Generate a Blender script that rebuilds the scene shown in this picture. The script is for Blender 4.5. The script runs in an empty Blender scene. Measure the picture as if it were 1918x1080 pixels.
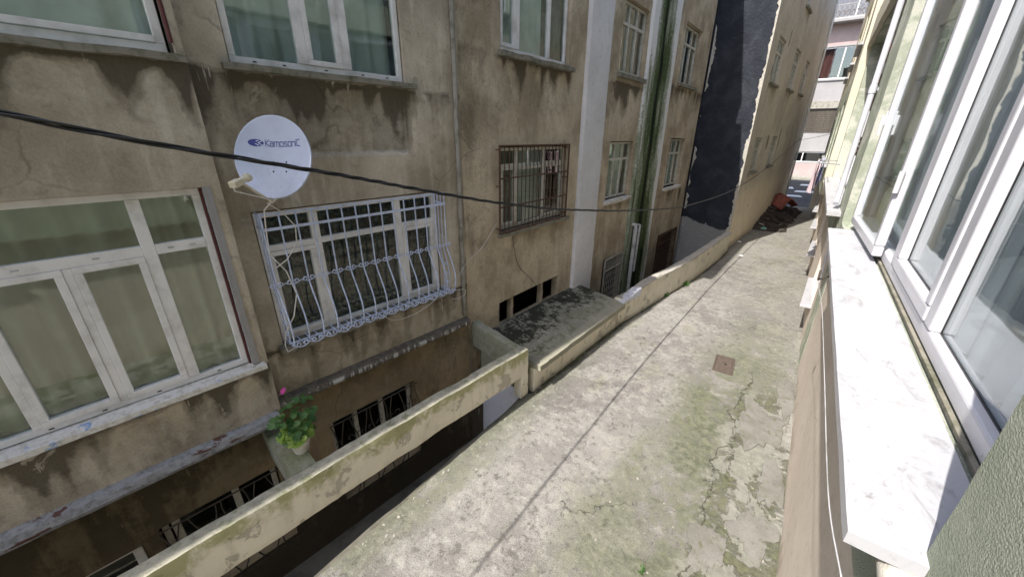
import bpy, math, random
from mathutils import Vector, Matrix, noise
rnd = random.Random(7)
R_ = math.radians
sc = bpy.context.scene
col = sc.collection

# ------------------------------------------------------------------ camera
CZ = 3.96
pitch, yaw, roll = R_(21.9), R_(37.1), 0.0079
fh = Vector((-math.sin(yaw), math.cos(yaw), 0)); rt = Vector((math.cos(yaw), math.sin(yaw), 0)); upv = Vector((0, 0, 1))
fw = fh*math.cos(pitch) - upv*math.sin(pitch); uu = fh*math.sin(pitch) + upv*math.cos(pitch)
RR = rt*math.cos(roll) + uu*math.sin(roll); UU = -rt*math.sin(roll) + uu*math.cos(roll)
cd = bpy.data.cameras.new('camera'); cam = bpy.data.objects.new('camera', cd); col.objects.link(cam)
cd.sensor_width = 36; cd.lens = 36*710/1918; cd.clip_start = 0.02; cd.clip_end = 3000
m = Matrix((RR, UU, -fw)).transposed().to_4x4(); m.translation = Vector((0, 0, CZ)); cam.matrix_world = m
sc.camera = cam
# ------------------------------------------------------------------ sky, sun, exposure
SUN_AZ, SUN_EL = 195.0, 51.2
w = bpy.data.worlds.new('World'); sc.world = w; w.use_nodes = True
nt = w.node_tree; nt.nodes.clear()
sky = nt.nodes.new('ShaderNodeTexSky'); sky.sky_type = 'NISHITA'; sky.sun_disc = False
sky.sun_elevation = R_(SUN_EL); sky.sun_rotation = R_(SUN_AZ); sky.air_density = 1.0; sky.dust_density = 2.0; sky.ozone_density = 1.0
bg = nt.nodes.new('ShaderNodeBackground'); bg.inputs['Strength'].default_value = 0.15
wo_ = nt.nodes.new('ShaderNodeOutputWorld'); nt.links.new(sky.outputs[0], bg.inputs[0]); nt.links.new(bg.outputs[0], wo_.inputs[0])
sd = bpy.data.lights.new('sun', 'SUN'); sd.energy = 3.6; sd.angle = R_(0.53); sd.color = (1, .95, .87)
so = bpy.data.objects.new('sun', sd); col.objects.link(so)
sdir = Vector((math.sin(R_(SUN_AZ))*math.cos(R_(SUN_EL)), math.cos(R_(SUN_AZ))*math.cos(R_(SUN_EL)), math.sin(R_(SUN_EL))))
so.rotation_euler = sdir.to_track_quat('Z', 'Y').to_euler(); so.location = sdir*40
sc.view_settings.view_transform = 'Standard'; sc.view_settings.look = 'None'; sc.view_settings.gamma = 1
sc.view_settings.use_curve_mapping = False; sc.view_settings.exposure = 1.17
sc.cycles.max_bounces = 10; sc.cycles.diffuse_bounces = 6; sc.cycles.transparent_max_bounces = 16; sc.cycles.glossy_bounces = 4

# ------------------------------------------------------------------ materials
class T:
    def __init__(s, name):
        s.m = bpy.data.materials.new(name); s.m.use_nodes = True; s.n = s.m.node_tree.nodes; s.l = s.m.node_tree.links
        s.n.clear(); s.out = s.n.new('ShaderNodeOutputMaterial'); s._pos = None
    def put(s, sock, v):
        if v is None: return
        if hasattr(v, 'is_output') or isinstance(v, bpy.types.NodeSocket): s.l.new(v, sock)
        else:
            if isinstance(v, (tuple, list)) and len(v) == 3 and sock.type == 'RGBA': v = (*v, 1)
            sock.default_value = v
    def pos(s):
        if s._pos is None: s._pos = s.n.new('ShaderNodeNewGeometry')
        return s._pos.outputs['Position']
    def nrm(s): s.pos(); return s._pos.outputs['Normal']
    def objc(s): return s.n.new('ShaderNodeTexCoord').outputs['Object']
    def scale(s, vec, sv, off=(0, 0, 0), rot=(0, 0, 0)):
        k = s.n.new('ShaderNodeMapping'); s.put(k.inputs[0], vec); k.inputs['Scale'].default_value = sv; k.inputs['Location'].default_value = off; k.inputs['Rotation'].default_value = rot
        return k.outputs[0]
    def noise(s, sc_, vec=None, det=4, rough=.55, dist=0, lac=2):
        k = s.n.new('ShaderNodeTexNoise'); s.put(k.inputs['Vector'], vec if vec is not None else s.pos())
        k.inputs['Scale'].default_value = sc_; k.inputs['Detail'].default_value = det; k.inputs['Roughness'].default_value = rough; k.inputs['Distortion'].default_value = dist
        return k.outputs['Fac']
    def vor(s, sc_, vec=None, feat='F1', rand=1):
        k = s.n.new('ShaderNodeTexVoronoi'); k.feature = feat; s.put(k.inputs['Vector'], vec if vec is not None else s.pos()); k.inputs['Scale'].default_value = sc_
        k.inputs['Randomness'].default_value = rand
        return k.outputs['Distance']
    def warp(s, sc_, amt, det=6):
        k = s.n.new('ShaderNodeTexNoise'); s.put(k.inputs['Vector'], s.pos()); k.inputs['Scale'].default_value = sc_; k.inputs['Detail'].default_value = det
        v = s.n.new('ShaderNodeVectorMath'); v.operation = 'MULTIPLY_ADD'; s.l.new(k.outputs['Color'], v.inputs[0]); v.inputs[1].default_value = (amt, amt, amt); s.l.new(s.pos(), v.inputs[2]); return v.outputs[0]
    def ramp(s, f, a, b, c0=0., c1=1.):
        k = s.n.new('ShaderNodeMapRange'); k.interpolation_type = 'SMOOTHSTEP'; s.put(k.inputs[0], f)
        k.inputs[1].default_value = a; k.inputs[2].default_value = b; k.inputs[3].default_value = c0; k.inputs[4].default_value = c1
        return k.outputs[0]
    def math(s, op, a, b=None, c=None):
        k = s.n.new('ShaderNodeMath'); k.operation = op; s.put(k.inputs[0], a); s.put(k.inputs[1], b); s.put(k.inputs[2], c); return k.outputs[0]
    def mul(s, *a):
        r = a[0]
        for b in a[1:]: r = s.math('MULTIPLY', r, b)
        return r
    def mix(s, f, a, b, mode='MIX'):
        k = s.n.new('ShaderNodeMix'); k.data_type = 'RGBA'; k.blend_type = mode; s.put(k.inputs[0], f); s.put(k.inputs[6], a); s.put(k.inputs[7], b); return k.outputs[2]
    def sep(s, v):
        k = s.n.new('ShaderNodeSeparateXYZ'); s.put(k.inputs[0], v); return k.outputs
    def attr(s, n):
        k = s.n.new('ShaderNodeAttribute'); k.attribute_name = n; return k.outputs['Fac']
    def bump(s, h, st=.4, d=.01, nrm=None):
        k = s.n.new('ShaderNodeBump'); k.inputs['Strength'].default_value = st; k.inputs['Distance'].default_value = d; s.put(k.inputs['Height'], h)
        if nrm is not None: s.put(k.inputs['Normal'], nrm)
        return k.outputs[0]
    def bsdf(s, colr, rough=.8, metal=0., nrm=None, spec=.5, **kw):
        k = s.n.new('ShaderNodeBsdfPrincipled'); s.put(k.inputs['Base Color'], colr); s.put(k.inputs['Roughness'], rough); s.put(k.inputs['Metallic'], metal)
        k.inputs['Specular IOR Level'].default_value = spec
        if nrm is not None: s.put(k.inputs['Normal'], nrm)
        for a, b in kw.items(): s.put(k.inputs[a], b)
        s.l.new(k.outputs[0], s.out.inputs[0]); return s.m

def plaster(name, c0, c1, c2, cs, sc1=.8, streak=.5, bump=.35, grain=70, peel=0., peelc=(.5, .48, .44), crack=.4, base=None):
    t = T(name); p = t.pos()
    n1 = t.noise(sc1, det=7, rough=.62); n2 = t.noise(1.6, t.scale(p, (3.2, 3.2, .3)), det=6, rough=.6)
    n3 = t.noise(9, det=6, rough=.7); n4 = t.noise(grain, det=3, rough=.6)
    c = t.mix(t.ramp(n1, .36, .66), c0, c1)
    c = t.mix(t.mul(t.ramp(n2, .5, .72), streak), c, c2)
    c = t.mix(t.mul(t.ramp(n3, .5, .75), .35), c, cs)
    if base: c = t.mix(t.ramp(t.math('ADD', t.sep(p)[2], t.mul(n3, .5)), base[0]+.5, base[0]-.3), c, base[1])
    st = t.attr('st'); n6 = t.noise(2.3, t.scale(t.warp(2.5, .25), (1, 1, .7)), det=8, rough=.68)
    c = t.mix(t.ramp(n6, .40, .62, .28, 0), c, c1)
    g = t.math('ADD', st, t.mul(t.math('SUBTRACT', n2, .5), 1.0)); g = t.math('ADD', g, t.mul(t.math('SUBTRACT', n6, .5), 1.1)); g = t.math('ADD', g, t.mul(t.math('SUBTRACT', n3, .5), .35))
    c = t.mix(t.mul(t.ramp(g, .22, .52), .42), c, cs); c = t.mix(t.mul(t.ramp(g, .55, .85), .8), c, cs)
    eff = t.mul(t.ramp(st, .25, .6), t.ramp(t.noise(3.1, t.scale(p, (3.5, 3.5, .45), (5, 2, 1)), det=7, rough=.65), .63, .68)); c = t.mix(t.mul(eff, .55), c, c2)
    h = t.math('ADD', t.mul(n4, .5), t.mul(n3, .9))
    cr = t.vor(.55, t.warp(2.2, .3), 'DISTANCE_TO_EDGE')
    crk = t.mul(t.ramp(cr, .0, .006, 1, 0), t.ramp(t.noise(.7, det=2), .52, .6), crack)
    c = t.mix(crk, c, (.05, .042, .035))
    if peel:
        pm = t.ramp(t.noise(2.1, det=8, rough=.65, dist=.6), .67-peel*.12, .685-peel*.12)
        c = t.mix(pm, c, peelc); h = t.math('SUBTRACT', h, t.mul(pm, 1.2))
    c = t.mix(t.mul(t.ramp(n4, .35, .7), .3), c, t.mix(1., c, (.62, .6, .58), 'MULTIPLY'))
    return t.bsdf(c, .93, nrm=t.bump(h, bump, .012), spec=.2)

def simple(name, c, rough=.6, metal=0., var=.15, sc_=8, bump=0., dirt=None, spec=.4):
    t = T(name); n = t.noise(sc_, det=6, rough=.65)
    d = dirt if dirt else tuple(x*(1-var*2) for x in c)
    cc = t.mix(t.ramp(n, .42, .72), c, d)
    return t.bsdf(cc, t.math('ADD', rough-.08, t.mul(n, .16)), metal, nrm=t.bump(t.noise(sc_*6, det=4), bump, .004) if bump else None, spec=spec)

M = {}
M['b1'] = plaster('taupe_render', (.62, .55, .45), (.33, .28, .21), (.74, .675, .58), (.075, .062, .043), streak=.65, bump=.5, grain=55, peel=.28, peelc=(.40, .36, .30))
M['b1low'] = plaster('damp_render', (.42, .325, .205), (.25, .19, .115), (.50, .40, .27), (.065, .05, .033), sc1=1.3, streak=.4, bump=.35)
M['b2'] = plaster('ochre_render', (.62, .535, .405), (.33, .27, .19), (.71, .625, .50), (.09, .072, .048), sc1=1.0, streak=.5, bump=.9, grain=36)
M['pil'] = plaster('white_pilaster', (.74, .735, .75), (.64, .635, .65), (.80, .79, .79), (.30, .30, .26), sc1=.9, streak=.3, bump=.4, grain=60, crack=0)
M['b3'] = plaster('beige_render', (.64, .58, .49), (.50, .45, .38), (.62, .565, .485), (.2, .17, .135), sc1=.7, streak=.55, bump=.3, base=(2.3, (.78, .69, .53)))  # lower cream paint band, also brightened in colour for light bounced off the lane
M['peach'] = plaster('peach_render', (.72, .64, .56), (.65, .57, .495), (.75, .67, .59), (.3, .24, .19), sc1=1.2, streak=.25, bump=.25, grain=90)
M['cream'] = plaster('cream_render', (.60, .56, .45), (.53, .49, .39), (.64, .6, .5), (.3, .26, .2), streak=.3)
M['ochre'] = plaster('yellow_ochre_render', (.58, .49, .32), (.5, .42, .28), (.63, .55, .39), (.22, .17, .1), streak=.3)
M['pink'] = plaster('pink_render', (.46, .355, .345), (.39, .31, .30), (.5, .40, .39), (.2, .14, .13), streak=.3)
M['white_wall'] = plaster('white_render', (.36, .35, .35), (.30, .29, .29), (.41, .40, .39), (.2, .18, .17), streak=.3)
M['pale_wash'] = plaster('whitewash', (.70, .72, .80), (.6, .62, .7), (.74, .75, .8), (.3, .3, .3), streak=.3)
def greenwall():
    t = T('green_stucco'); n1 = t.noise(1.9, det=7, rough=.65, dist=.4); n3 = t.noise(110, det=5, rough=.75); n2 = t.noise(24, det=7, rough=.75)
    v = t.vor(160)
    c = t.mix(t.ramp(n1, .45, .62), (.37, .405, .32), (.45, .475, .385))
    pm = t.ramp(t.noise(1.6, det=10, rough=.72, dist=.5), .5, .57); up = t.ramp(t.sep(t.pos())[1], 1.4, 2.2)
    c = t.mix(t.mul(pm, up, .9), c, (.66, .655, .58)); c = t.mix(t.mul(t.ramp(n2, .52, .66), .5), c, (.58, .59, .52))
    c = t.mix(t.mul(t.ramp(v, .2, .5), .3), c, (.2, .225, .165))
    return t.bsdf(c, .92, nrm=t.bump(t.math('ADD', t.mul(n3, 1.0), t.math('ADD', t.mul(n2, .8), t.mul(v, .7))), .9, .008), spec=.15)
M['green'] = greenwall()
def mossy():
    t = T('mossy_pilaster'); p = t.pos(); n1 = t.noise(1.3, t.scale(p, (3.5, 3.5, .45)), det=8, rough=.65); n3 = t.noise(17, det=6, rough=.75)
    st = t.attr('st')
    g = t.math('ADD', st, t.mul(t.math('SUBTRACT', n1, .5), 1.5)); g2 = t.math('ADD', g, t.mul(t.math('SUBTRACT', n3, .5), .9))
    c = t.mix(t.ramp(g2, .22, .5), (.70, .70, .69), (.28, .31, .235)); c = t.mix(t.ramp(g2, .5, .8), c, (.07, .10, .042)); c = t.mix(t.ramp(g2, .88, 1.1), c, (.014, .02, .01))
    return t.bsdf(c, .95, nrm=t.bump(n3, .6, .012), spec=.15)
M['moss'] = mossy()
def blue():
    t = T('navy_painted_render'); p = t.pos(); z = t.sep(p)[2]; x = t.sep(p)[0]
    n = t.noise(1.6, det=8, rough=.65, dist=.5); n3 = t.noise(11, det=6, rough=.7)
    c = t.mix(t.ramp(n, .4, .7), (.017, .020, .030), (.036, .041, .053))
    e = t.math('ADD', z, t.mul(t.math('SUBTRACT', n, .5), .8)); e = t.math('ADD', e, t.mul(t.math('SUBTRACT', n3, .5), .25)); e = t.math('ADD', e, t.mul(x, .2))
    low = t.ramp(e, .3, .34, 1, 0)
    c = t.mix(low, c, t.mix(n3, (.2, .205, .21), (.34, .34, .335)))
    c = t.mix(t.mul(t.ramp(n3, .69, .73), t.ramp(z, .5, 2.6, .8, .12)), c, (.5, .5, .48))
    h = t.math('ADD', t.mul(n3, .8), n)
    return t.bsdf(c, .8, nrm=t.bump(h, .9, .04), spec=.3)
M['navy'] = blue()
M['mortar'] = simple('ragged_mortar', (.46, .435, .39), .95, var=.2, sc_=22, bump=.9)
def beam():
    t = T('peeling_cream_concrete'); p = t.pos(); nz = t.sep(t.nrm())[2]; z = t.sep(p)[2]
    n = t.noise(1.7, det=8, rough=.62, dist=.5); n3 = t.noise(13, det=6, rough=.72); n5 = t.noise(60, det=3); vr = t.scale(p, (4, 4, .8)); ns = t.noise(2.2, vr, det=5)
    paint = t.mix(t.ramp(n, .35, .7), (.78, .725, .59), (.68, .63, .52)); paint = t.mix(t.mul(t.ramp(ns, .5, .7), .35), paint, (.4, .37, .27))
    pe = t.mul(t.ramp(t.noise(3.1, det=9, rough=.68, dist=.5), .585, .60), .8)
    c = t.mix(pe, paint, t.mix(n3, (.38, .345, .28), (.46, .42, .35)))
    ms = t.math('ADD', t.ramp(z, .42, .88), t.mul(t.math('SUBTRACT', n, .5), 2.6)); ms = t.math('ADD', ms, t.mul(t.math('SUBTRACT', n3, .5), 1.1))
    c = t.mix(t.mul(t.ramp(ms, .62, 1.1), .78), c, (.31, .31, .12))
    top = t.mix(t.ramp(n3, .35, .65), (.42, .40, .33), (.25, .245, .19)); top = t.mix(t.mul(t.ramp(n, .45, .62), .7), top, (.53, .50, .40)); top = t.mix(t.mul(t.ramp(ns, .55, .7), .6), top, (.16, .18, .08))
    c = t.mix(t.ramp(nz, .45, .8), c, top)
    h = t.math('SUBTRACT', t.math('ADD', t.mul(n3, .8), t.mul(n5, .4)), t.mul(pe, .7))
    return t.bsdf(c, .93, nrm=t.bump(h, .7, .012), spec=.2)
M['beam'] = beam()
def mossconc(name='shaded_mossy_concrete', a=(.33, .325, .27), b=(.2, .215, .13)):
    t = T(name); n = t.noise(1.9, det=8, rough=.65, dist=.4); n3 = t.noise(14, det=7, rough=.75)
    c = t.mix(t.ramp(n, .38, .66), a, b); c = t.mix(t.mul(t.ramp(n3, .5, .68), .5), c, (.1, .115, .055))
    return t.bsdf(c, .95, nrm=t.bump(n3, .6, .012), spec=.15)
M['mossconc'] = mossconc()
def slab():
    t = T('blackened_concrete_roof'); p = t.pos(); n = t.noise(.9, det=8, rough=.68, dist=.3); n3 = t.noise(7, det=8, rough=.75, dist=.4); n5 = t.noise(45, det=4, rough=.7); x = t.sep(p)[0]
    c = t.mix(t.ramp(n, .4, .65), (.22, .215, .175), (.33, .32, .265)); c = t.mix(t.mul(t.ramp(n3, .46, .6), .65), c, (.13, .145, .08))
    k = t.math('ADD', t.math('ADD', t.mul(t.math('SUBTRACT', n3, .5), 1.9), t.mul(t.math('SUBTRACT', n, .5), 1.6)), t.ramp(x, -2.9, -3.6, -.2, .26))
    c = t.mix(t.ramp(k, .05, .3), c, (.035, .037, .028)); c = t.mix(t.mul(t.ramp(t.math('ADD', x, t.mul(n3, .12)), -2.86, -2.78), .6), c, (.36, .345, .27))  # black patches; the sunlit outer edge is painted in as a paler strip
    c = t.mix(t.mul(t.ramp(n5, .55, .7), .25), c, (.5, .48, .42))
    return t.bsdf(c, .95, nrm=t.bump(t.math('ADD', n3, t.mul(n5, .4)), .7, .015), spec=.15)
M['slab'] = slab()
def street():
    t = T('weathered_mossy_concrete'); p = t.pos(); s = t.sep(p); x, y = s[0], s[1]
    w1 = t.warp(1.3, .55); w2 = t.warp(4., .16)
    n = t.noise(.5, w1, det=9, rough=.62); n2 = t.noise(2.1, w1, det=10, rough=.7); n3 = t.noise(11, w2, det=9, rough=.75); n5 = t.noise(85, det=5, rough=.7); n6 = t.noise(.9, t.scale(w1, (1.7, .8, 1), (3, 1, 0)), det=8, rough=.6); n7 = t.noise(4.6, t.scale(w2, (1, 1, 1), (7, 3, 0)), det=10, rough=.7)
    c = t.mix(t.ramp(n, .38, .62), (0.249, 0.238, 0.225), (0.176, 0.164, 0.158))
    c = t.mix(t.mul(t.ramp(n2, .47, .56), .65), c, (0.297, 0.285, 0.267))
    c = t.mix(t.mul(t.ramp(n7, .42, .36), .8), c, (0.116, 0.108, 0.097))
    c = t.mix(t.mul(t.ramp(n3, .54, .60), t.ramp(n2, .4, .55), .8), c, (0.362, 0.350, 0.329)); c = t.mix(t.mul(t.ramp(n3, .46, .38), .75), c, (0.099, 0.092, 0.079))
    c = t.mix(t.mul(t.ramp(n7, .56, .585), .55), c, (0.343, 0.327, 0.293))
    c = t.mix(t.mul(t.ramp(n5, .56, .64), .55), c, (0.379, 0.363, 0.347)); c = t.mix(t.mul(t.ramp(n5, .47, .38), .7), c, (0.079, 0.073, 0.063))
    c = t.mix(t.mul(t.ramp(n6, .52, .66), t.ramp(n3, .38, .55), .3), c, (0.218, 0.218, 0.134))
    # moss: a band towards the house wall, the kerb and the far end of the lane
    xb = t.math('ADD', x, t.mul(t.math('SUBTRACT', n6, .5), 2.0))
    band = t.mul(t.ramp(xb, -1.6, -.3), t.ramp(xb, 1.1, .3), t.ramp(y, 10.5, 6.0, .35, 1))
    far = t.mul(t.ramp(y, 9., 13.5), .3)
    kerb = t.mul(t.ramp(t.math('ADD', x, t.mul(t.math('SUBTRACT', n2, .5), .9)), -2.3, -2.8), .8)
    mo = t.math('MAXIMUM', t.math('MAXIMUM', band, far), kerb)
    mo = t.math('MULTIPLY', mo, t.ramp(t.math('ADD', t.mul(n2, .65), t.mul(n3, .45)), .43, .59))
    mcol = t.mix(t.ramp(n3, .4, .62), (.068, .080, .042), (.145, .15, .096))
    c = t.mix(t.mul(mo, .85), c, mcol)
    # patched strip beside the wall: pale skims of cement with moss creeping between them
    strip = t.mul(t.ramp(t.math('ADD', x, t.mul(t.math('SUBTRACT', n2, .5), .7)), -.22, -.06), t.ramp(t.math('ADD', y, t.mul(n2, 2.)), 8.1, 7.3))
    k = t.math('ADD', t.mul(t.math('SUBTRACT', n6, .5), 1.1), t.mul(t.math('SUBTRACT', n2, .5), 1.4)); k = t.math('ADD', k, t.mul(t.math('SUBTRACT', n7, .5), .5))
    skim = t.mul(strip, t.ramp(k, .0, .035)); gap = t.mul(strip, t.ramp(k, -.01, -.10))
    c = t.mix(t.mul(skim, .35), c, t.mix(t.ramp(n3, .4, .6), (0.310, 0.298, 0.283), (0.388, 0.376, 0.361)))
    c = t.mix(t.mul(gap, .6), c, t.mix(t.ramp(n3, .42, .6), (.062, .066, .024), (0.120, 0.127, 0.062)))
    ed = t.mul(strip, t.ramp(t.math('ABSOLUTE', t.math('SUBTRACT', k, -.004)), .0, .012, 1, 0)); c = t.mix(t.mul(ed, .8), c, (.05, .048, .025))
    # the seam where the strip was laid and a few hairline cracks
    sx = t.math('ADD', t.math('ADD', x, .10), t.mul(t.math('SUBTRACT', t.noise(.8, det=8, rough=.65), .5), 1.1)); seam = t.mul(t.ramp(t.math('ABSOLUTE', sx), .0, .016, 1, 0), t.ramp(y, 7.6, 7.0), t.ramp(n7, .4, .5))
    hx = t.math('ADD', t.math('ADD', x, t.mul(y, -.55)), t.mul(t.noise(.9, det=8, rough=.65), 2.4)); hair = t.mul(t.ramp(t.math('ABSOLUTE', t.math('SUBTRACT', t.math('FRACT', t.mul(hx, .33)), .5)), .0, .004, 1, 0), t.ramp(n6, .5, .56))
    cr = t.math('MAXIMUM', seam, hair); c = t.mix(t.mul(cr, .8), c, (.045, .043, .028))
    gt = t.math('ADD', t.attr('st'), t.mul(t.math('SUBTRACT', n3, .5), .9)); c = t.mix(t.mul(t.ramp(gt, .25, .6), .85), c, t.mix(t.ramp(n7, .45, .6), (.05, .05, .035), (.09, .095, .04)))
    h = t.math('ADD', t.math('ADD', t.mul(n3, .9), t.mul(n5, .55)), t.mul(n2, .9)); h = t.math('SUBTRACT', h, t.mul(gap, .5)); h = t.math('ADD', h, t.mul(skim, .35)); h = t.math('SUBTRACT', h, t.mul(cr, .9))
    return t.bsdf(c, .92, nrm=t.bump(h, .8, .016), spec=.25)
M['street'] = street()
M['asphalt'] = simple('asphalt', (.06, .06, .062), .9, var=.2, sc_=6, bump=.5)
M['roadpaint'] = simple('worn_road_paint', (.7, .7, .68), .8, var=.15, sc_=9)
M['earth'] = simple('earth', (.12, .1, .075), .95, var=.2, sc_=.5)
M['pit'] = simple('damp_dark_concrete', (.14, .13, .105), .95, var=.25, sc_=3, bump=.5)
M['conc'] = simple('grey_concrete', (.33, .31, .27), .93, var=.2, sc_=5, bump=.6, dirt=(.15, .145, .11))
M['sill_dirty'] = simple('mossy_grey_sill', (.24, .22, .18), .95, var=.2, sc_=9, bump=.8, dirt=(.09, .095, .055))
def psill():
    t = T('flaking_white_sill_paint'); n = t.noise(2.6, t.scale(t.pos(), (1, 1, 3)), det=7, rough=.65); n3 = t.noise(16, det=6, rough=.7)
    c = t.mix(t.ramp(n3, .45, .65), (.66, .64, .61), (.48, .45, .40)); c = t.mix(t.ramp(n, .60, .615), c, (.23, .34, .56)); c = t.mix(t.ramp(n, .40, .385), c, (.37, .33, .25))
    return t.bsdf(c, .8, nrm=t.bump(n3, .4, .005))
M['sill_paint'] = psill()
def marble():
    t = T('white_marble'); p = t.pos(); n = t.noise(2.2, t.scale(p, (2.6, 1.1, 1), rot=(0, 0, .5)), det=8, rough=.7, dist=1.2); n3 = t.noise(26, det=6, rough=.75); n4 = t.noise(3.2, det=7, rough=.7, dist=.5)
    c = t.mix(t.ramp(n, .54, .66), (.42, .42, .445), (.29, .285, .295)); c = t.mix(t.mul(t.ramp(n3, .56, .7), t.ramp(n, .42, .58), .75), c, (.2, .185, .178))
    c = t.mix(t.mul(t.ramp(n4, .66, .68), .75), c, (.2, .165, .13)); c = t.mix(t.mul(t.ramp(n4, .54, .66), .45), c, (.27, .25, .23))
    return t.bsdf(c, .42, nrm=t.bump(n3, .12, .003), spec=.4)
M['marble'] = marble()
M['pvc'] = simple('white_upvc', (.76, .745, .74), .38, var=.06, sc_=4, dirt=(.54, .52, .5))
M['pvc_own'] = simple('clean_white_upvc', (.55, .545, .58), .32, var=.04, sc_=3)
M['oldpaint'] = simple('old_cream_window_paint', (.55, .535, .47), .6, var=.12, sc_=11, bump=.3, dirt=(.36, .33, .27))
M['rust'] = simple('rusty_iron', (.105, .055, .036), .85, var=.25, sc_=16, bump=.6, dirt=(.05, .03, .022))
M['iron_dark'] = simple('dark_wrought_iron', (.09, .075, .06), .75, .2, var=.25, sc_=20, bump=.4)
M['lilac'] = simple('pale_lilac_grille_paint', (.54, .61, .80), .5, var=.1, sc_=14, bump=.2, dirt=(.38, .42, .54))
M['gatepaint'] = simple('greyed_white_gate_paint', (.40, .385, .34), .7, var=.15, sc_=12, dirt=(.2, .16, .12))
M['dish'] = simple('pale_blue_white_dish_enamel', (.50, .55, .70), .42, var=.06, sc_=3, dirt=(.41, .45, .57))
def dishm():
    t = T('weathered_dish_enamel'); p = t.pos(); n = t.noise(3, det=6); ns_ = t.noise(9, t.scale(p, (3, 3, .25)), det=5, rough=.6); n3 = t.noise(40, det=5, rough=.7); z = t.sep(p)[2]
    c = t.mix(t.ramp(n, .4, .7), (.50, .55, .70), (.42, .46, .58)); c = t.mix(t.mul(t.ramp(ns_, .55, .72), t.ramp(z, 3.95, 3.5), .5), c, (.30, .30, .33)); c = t.mix(t.mul(t.ramp(n3, .66, .72), .5), c, (.24, .2, .17))
    return t.bsdf(c, .45, nrm=t.bump(n3, .08, .003), spec=.4)
M['dish'] = dishm()
M['navy_print'] = simple('navy_print', (.035, .045, .23), .5, var=.05)
M['galv'] = simple('galvanised_steel', (.36, .36, .37), .5, .6, var=.2, sc_=18)
M['lnb'] = simple('yellowed_plastic', (.62, .57, .43), .5, var=.1)
M['dark'] = simple('dark_hole', (.02, .02, .02), .8, var=.05)
M['cable'] = simple('black_cable_jacket', (.012, .012, .013), .38, var=.1, sc_=30, spec=.5)
M['white_cable'] = simple('white_coax_cable', (.62, .60, .56), .5, var=.1)
M['pipe'] = simple('white_drain_pipe', (.52, .52, .58), .45, var=.1, sc_=4)
M['greypipe'] = simple('grey_drain_pipe', (.46, .46, .47), .55, var=.15, sc_=5, dirt=(.26, .27, .25))
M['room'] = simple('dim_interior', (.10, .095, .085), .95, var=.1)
M['brick'] = simple('exposed_red_brick', (.30, .11, .065), .95, var=.2, sc_=25, bump=.6)
M['cast'] = simple('rusty_cast_iron', (.10, .078, .066), .8, .2, var=.25, sc_=24, bump=.6, dirt=(.15, .112, .092))
M['redbin'] = simple('faded_red_bin', (.25, .075, .052), .65, var=.15, sc_=5, dirt=(.17, .06, .045))
M['rubble'] = simple('dark_rubble', (.055, .045, .038), .95, var=.3, sc_=7, bump=.8)
M['litter_w'] = simple('white_plastic', (.72, .72, .70), .45, var=.1)
M['litter_g'] = simple('teal_plastic', (.2, .42, .38), .45, var=.1)
M['pot'] = simple('white_plastic_pot', (.66, .64, .58), .5, var=.12, sc_=9, dirt=(.45, .41, .33))
M['soil'] = simple('potting_soil', (.05, .035, .025), .95, sc_=40, bump=.8)
M['maroon'] = simple('maroon_primer', (.12, .035, .035), .7, sc_=9)
def lipmat(name, a, b, dd):
    t = T(name); p = t.pos(); n = t.noise(2.4, t.scale(p, (.8, 1.1, 5)), det=7, rough=.6, dist=.4); n3 = t.noise(18, det=6, rough=.7)
    c = t.mix(t.ramp(n3, .42, .66), a, b); c = t.mix(t.ramp(n, .60, .615), c, dd)
    return t.bsdf(c, .8, nrm=t.bump(n3, .5, .006))
M['lipL'] = lipmat('flaking_grey_ledge_paint', (.31, .31, .325), (.19, .19, .195), (.11, .05, .04))
def lip2():
    t = T('dark_ledge_with_white_paint_runs'); p = t.pos(); n = t.noise(5, t.scale(p, (3, 3.2, .25)), det=6, rough=.7); n3 = t.noise(18, det=6, rough=.7); z = t.sep(p)[2]
    c = t.mix(t.ramp(n3, .42, .66), (.115, .10, .085), (.19, .17, .145)); c = t.mix(t.mul(t.ramp(n, .52, .545), t.ramp(z, 1.13, 1.09), t.ramp(t.noise(1.3), .40, .46)), c, (.55, .54, .52))
    return t.bsdf(c, .85, nrm=t.bump(n3, .5, .006))
M['lipR'] = lip2()
def leafm(name, a, b):
    t = T(name); n = t.noise(30, det=3); oi = t.n.new('ShaderNodeObjectInfo').outputs['Random']
    c = t.mix(oi, a, b); c = t.mix(t.mul(n, .4), c, tuple(q*.6 for q in a))
    k = t.n.new('ShaderNodeBsdfPrincipled'); t.put(k.inputs['Base Color'], c); k.inputs['Roughness'].default_value = .5
    tr = t.n.new('ShaderNodeBsdfTranslucent'); t.put(tr.inputs[0], c); mx = t.n.new('ShaderNodeMixShader'); mx.inputs[0].default_value = .3
    t.l.new(k.outputs[0], mx.inputs[1]); t.l.new(tr.outputs[0], mx.inputs[2]); t.l.new(mx.outputs[0], t.out.inputs[0]); return t.m
M['leaf'] = leafm('geranium_leaf', (.05, .14, .035), (.11, .23, .05)); M['leaf_y'] = leafm('yellow_geranium_leaf', (.26, .42, .07), (.36, .50, .10))
M['stem'] = simple('green_stem', (.12, .16, .06), .6); M['petal'] = simple('magenta_petal', (.60, .08, .36), .6, var=.1)
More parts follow.
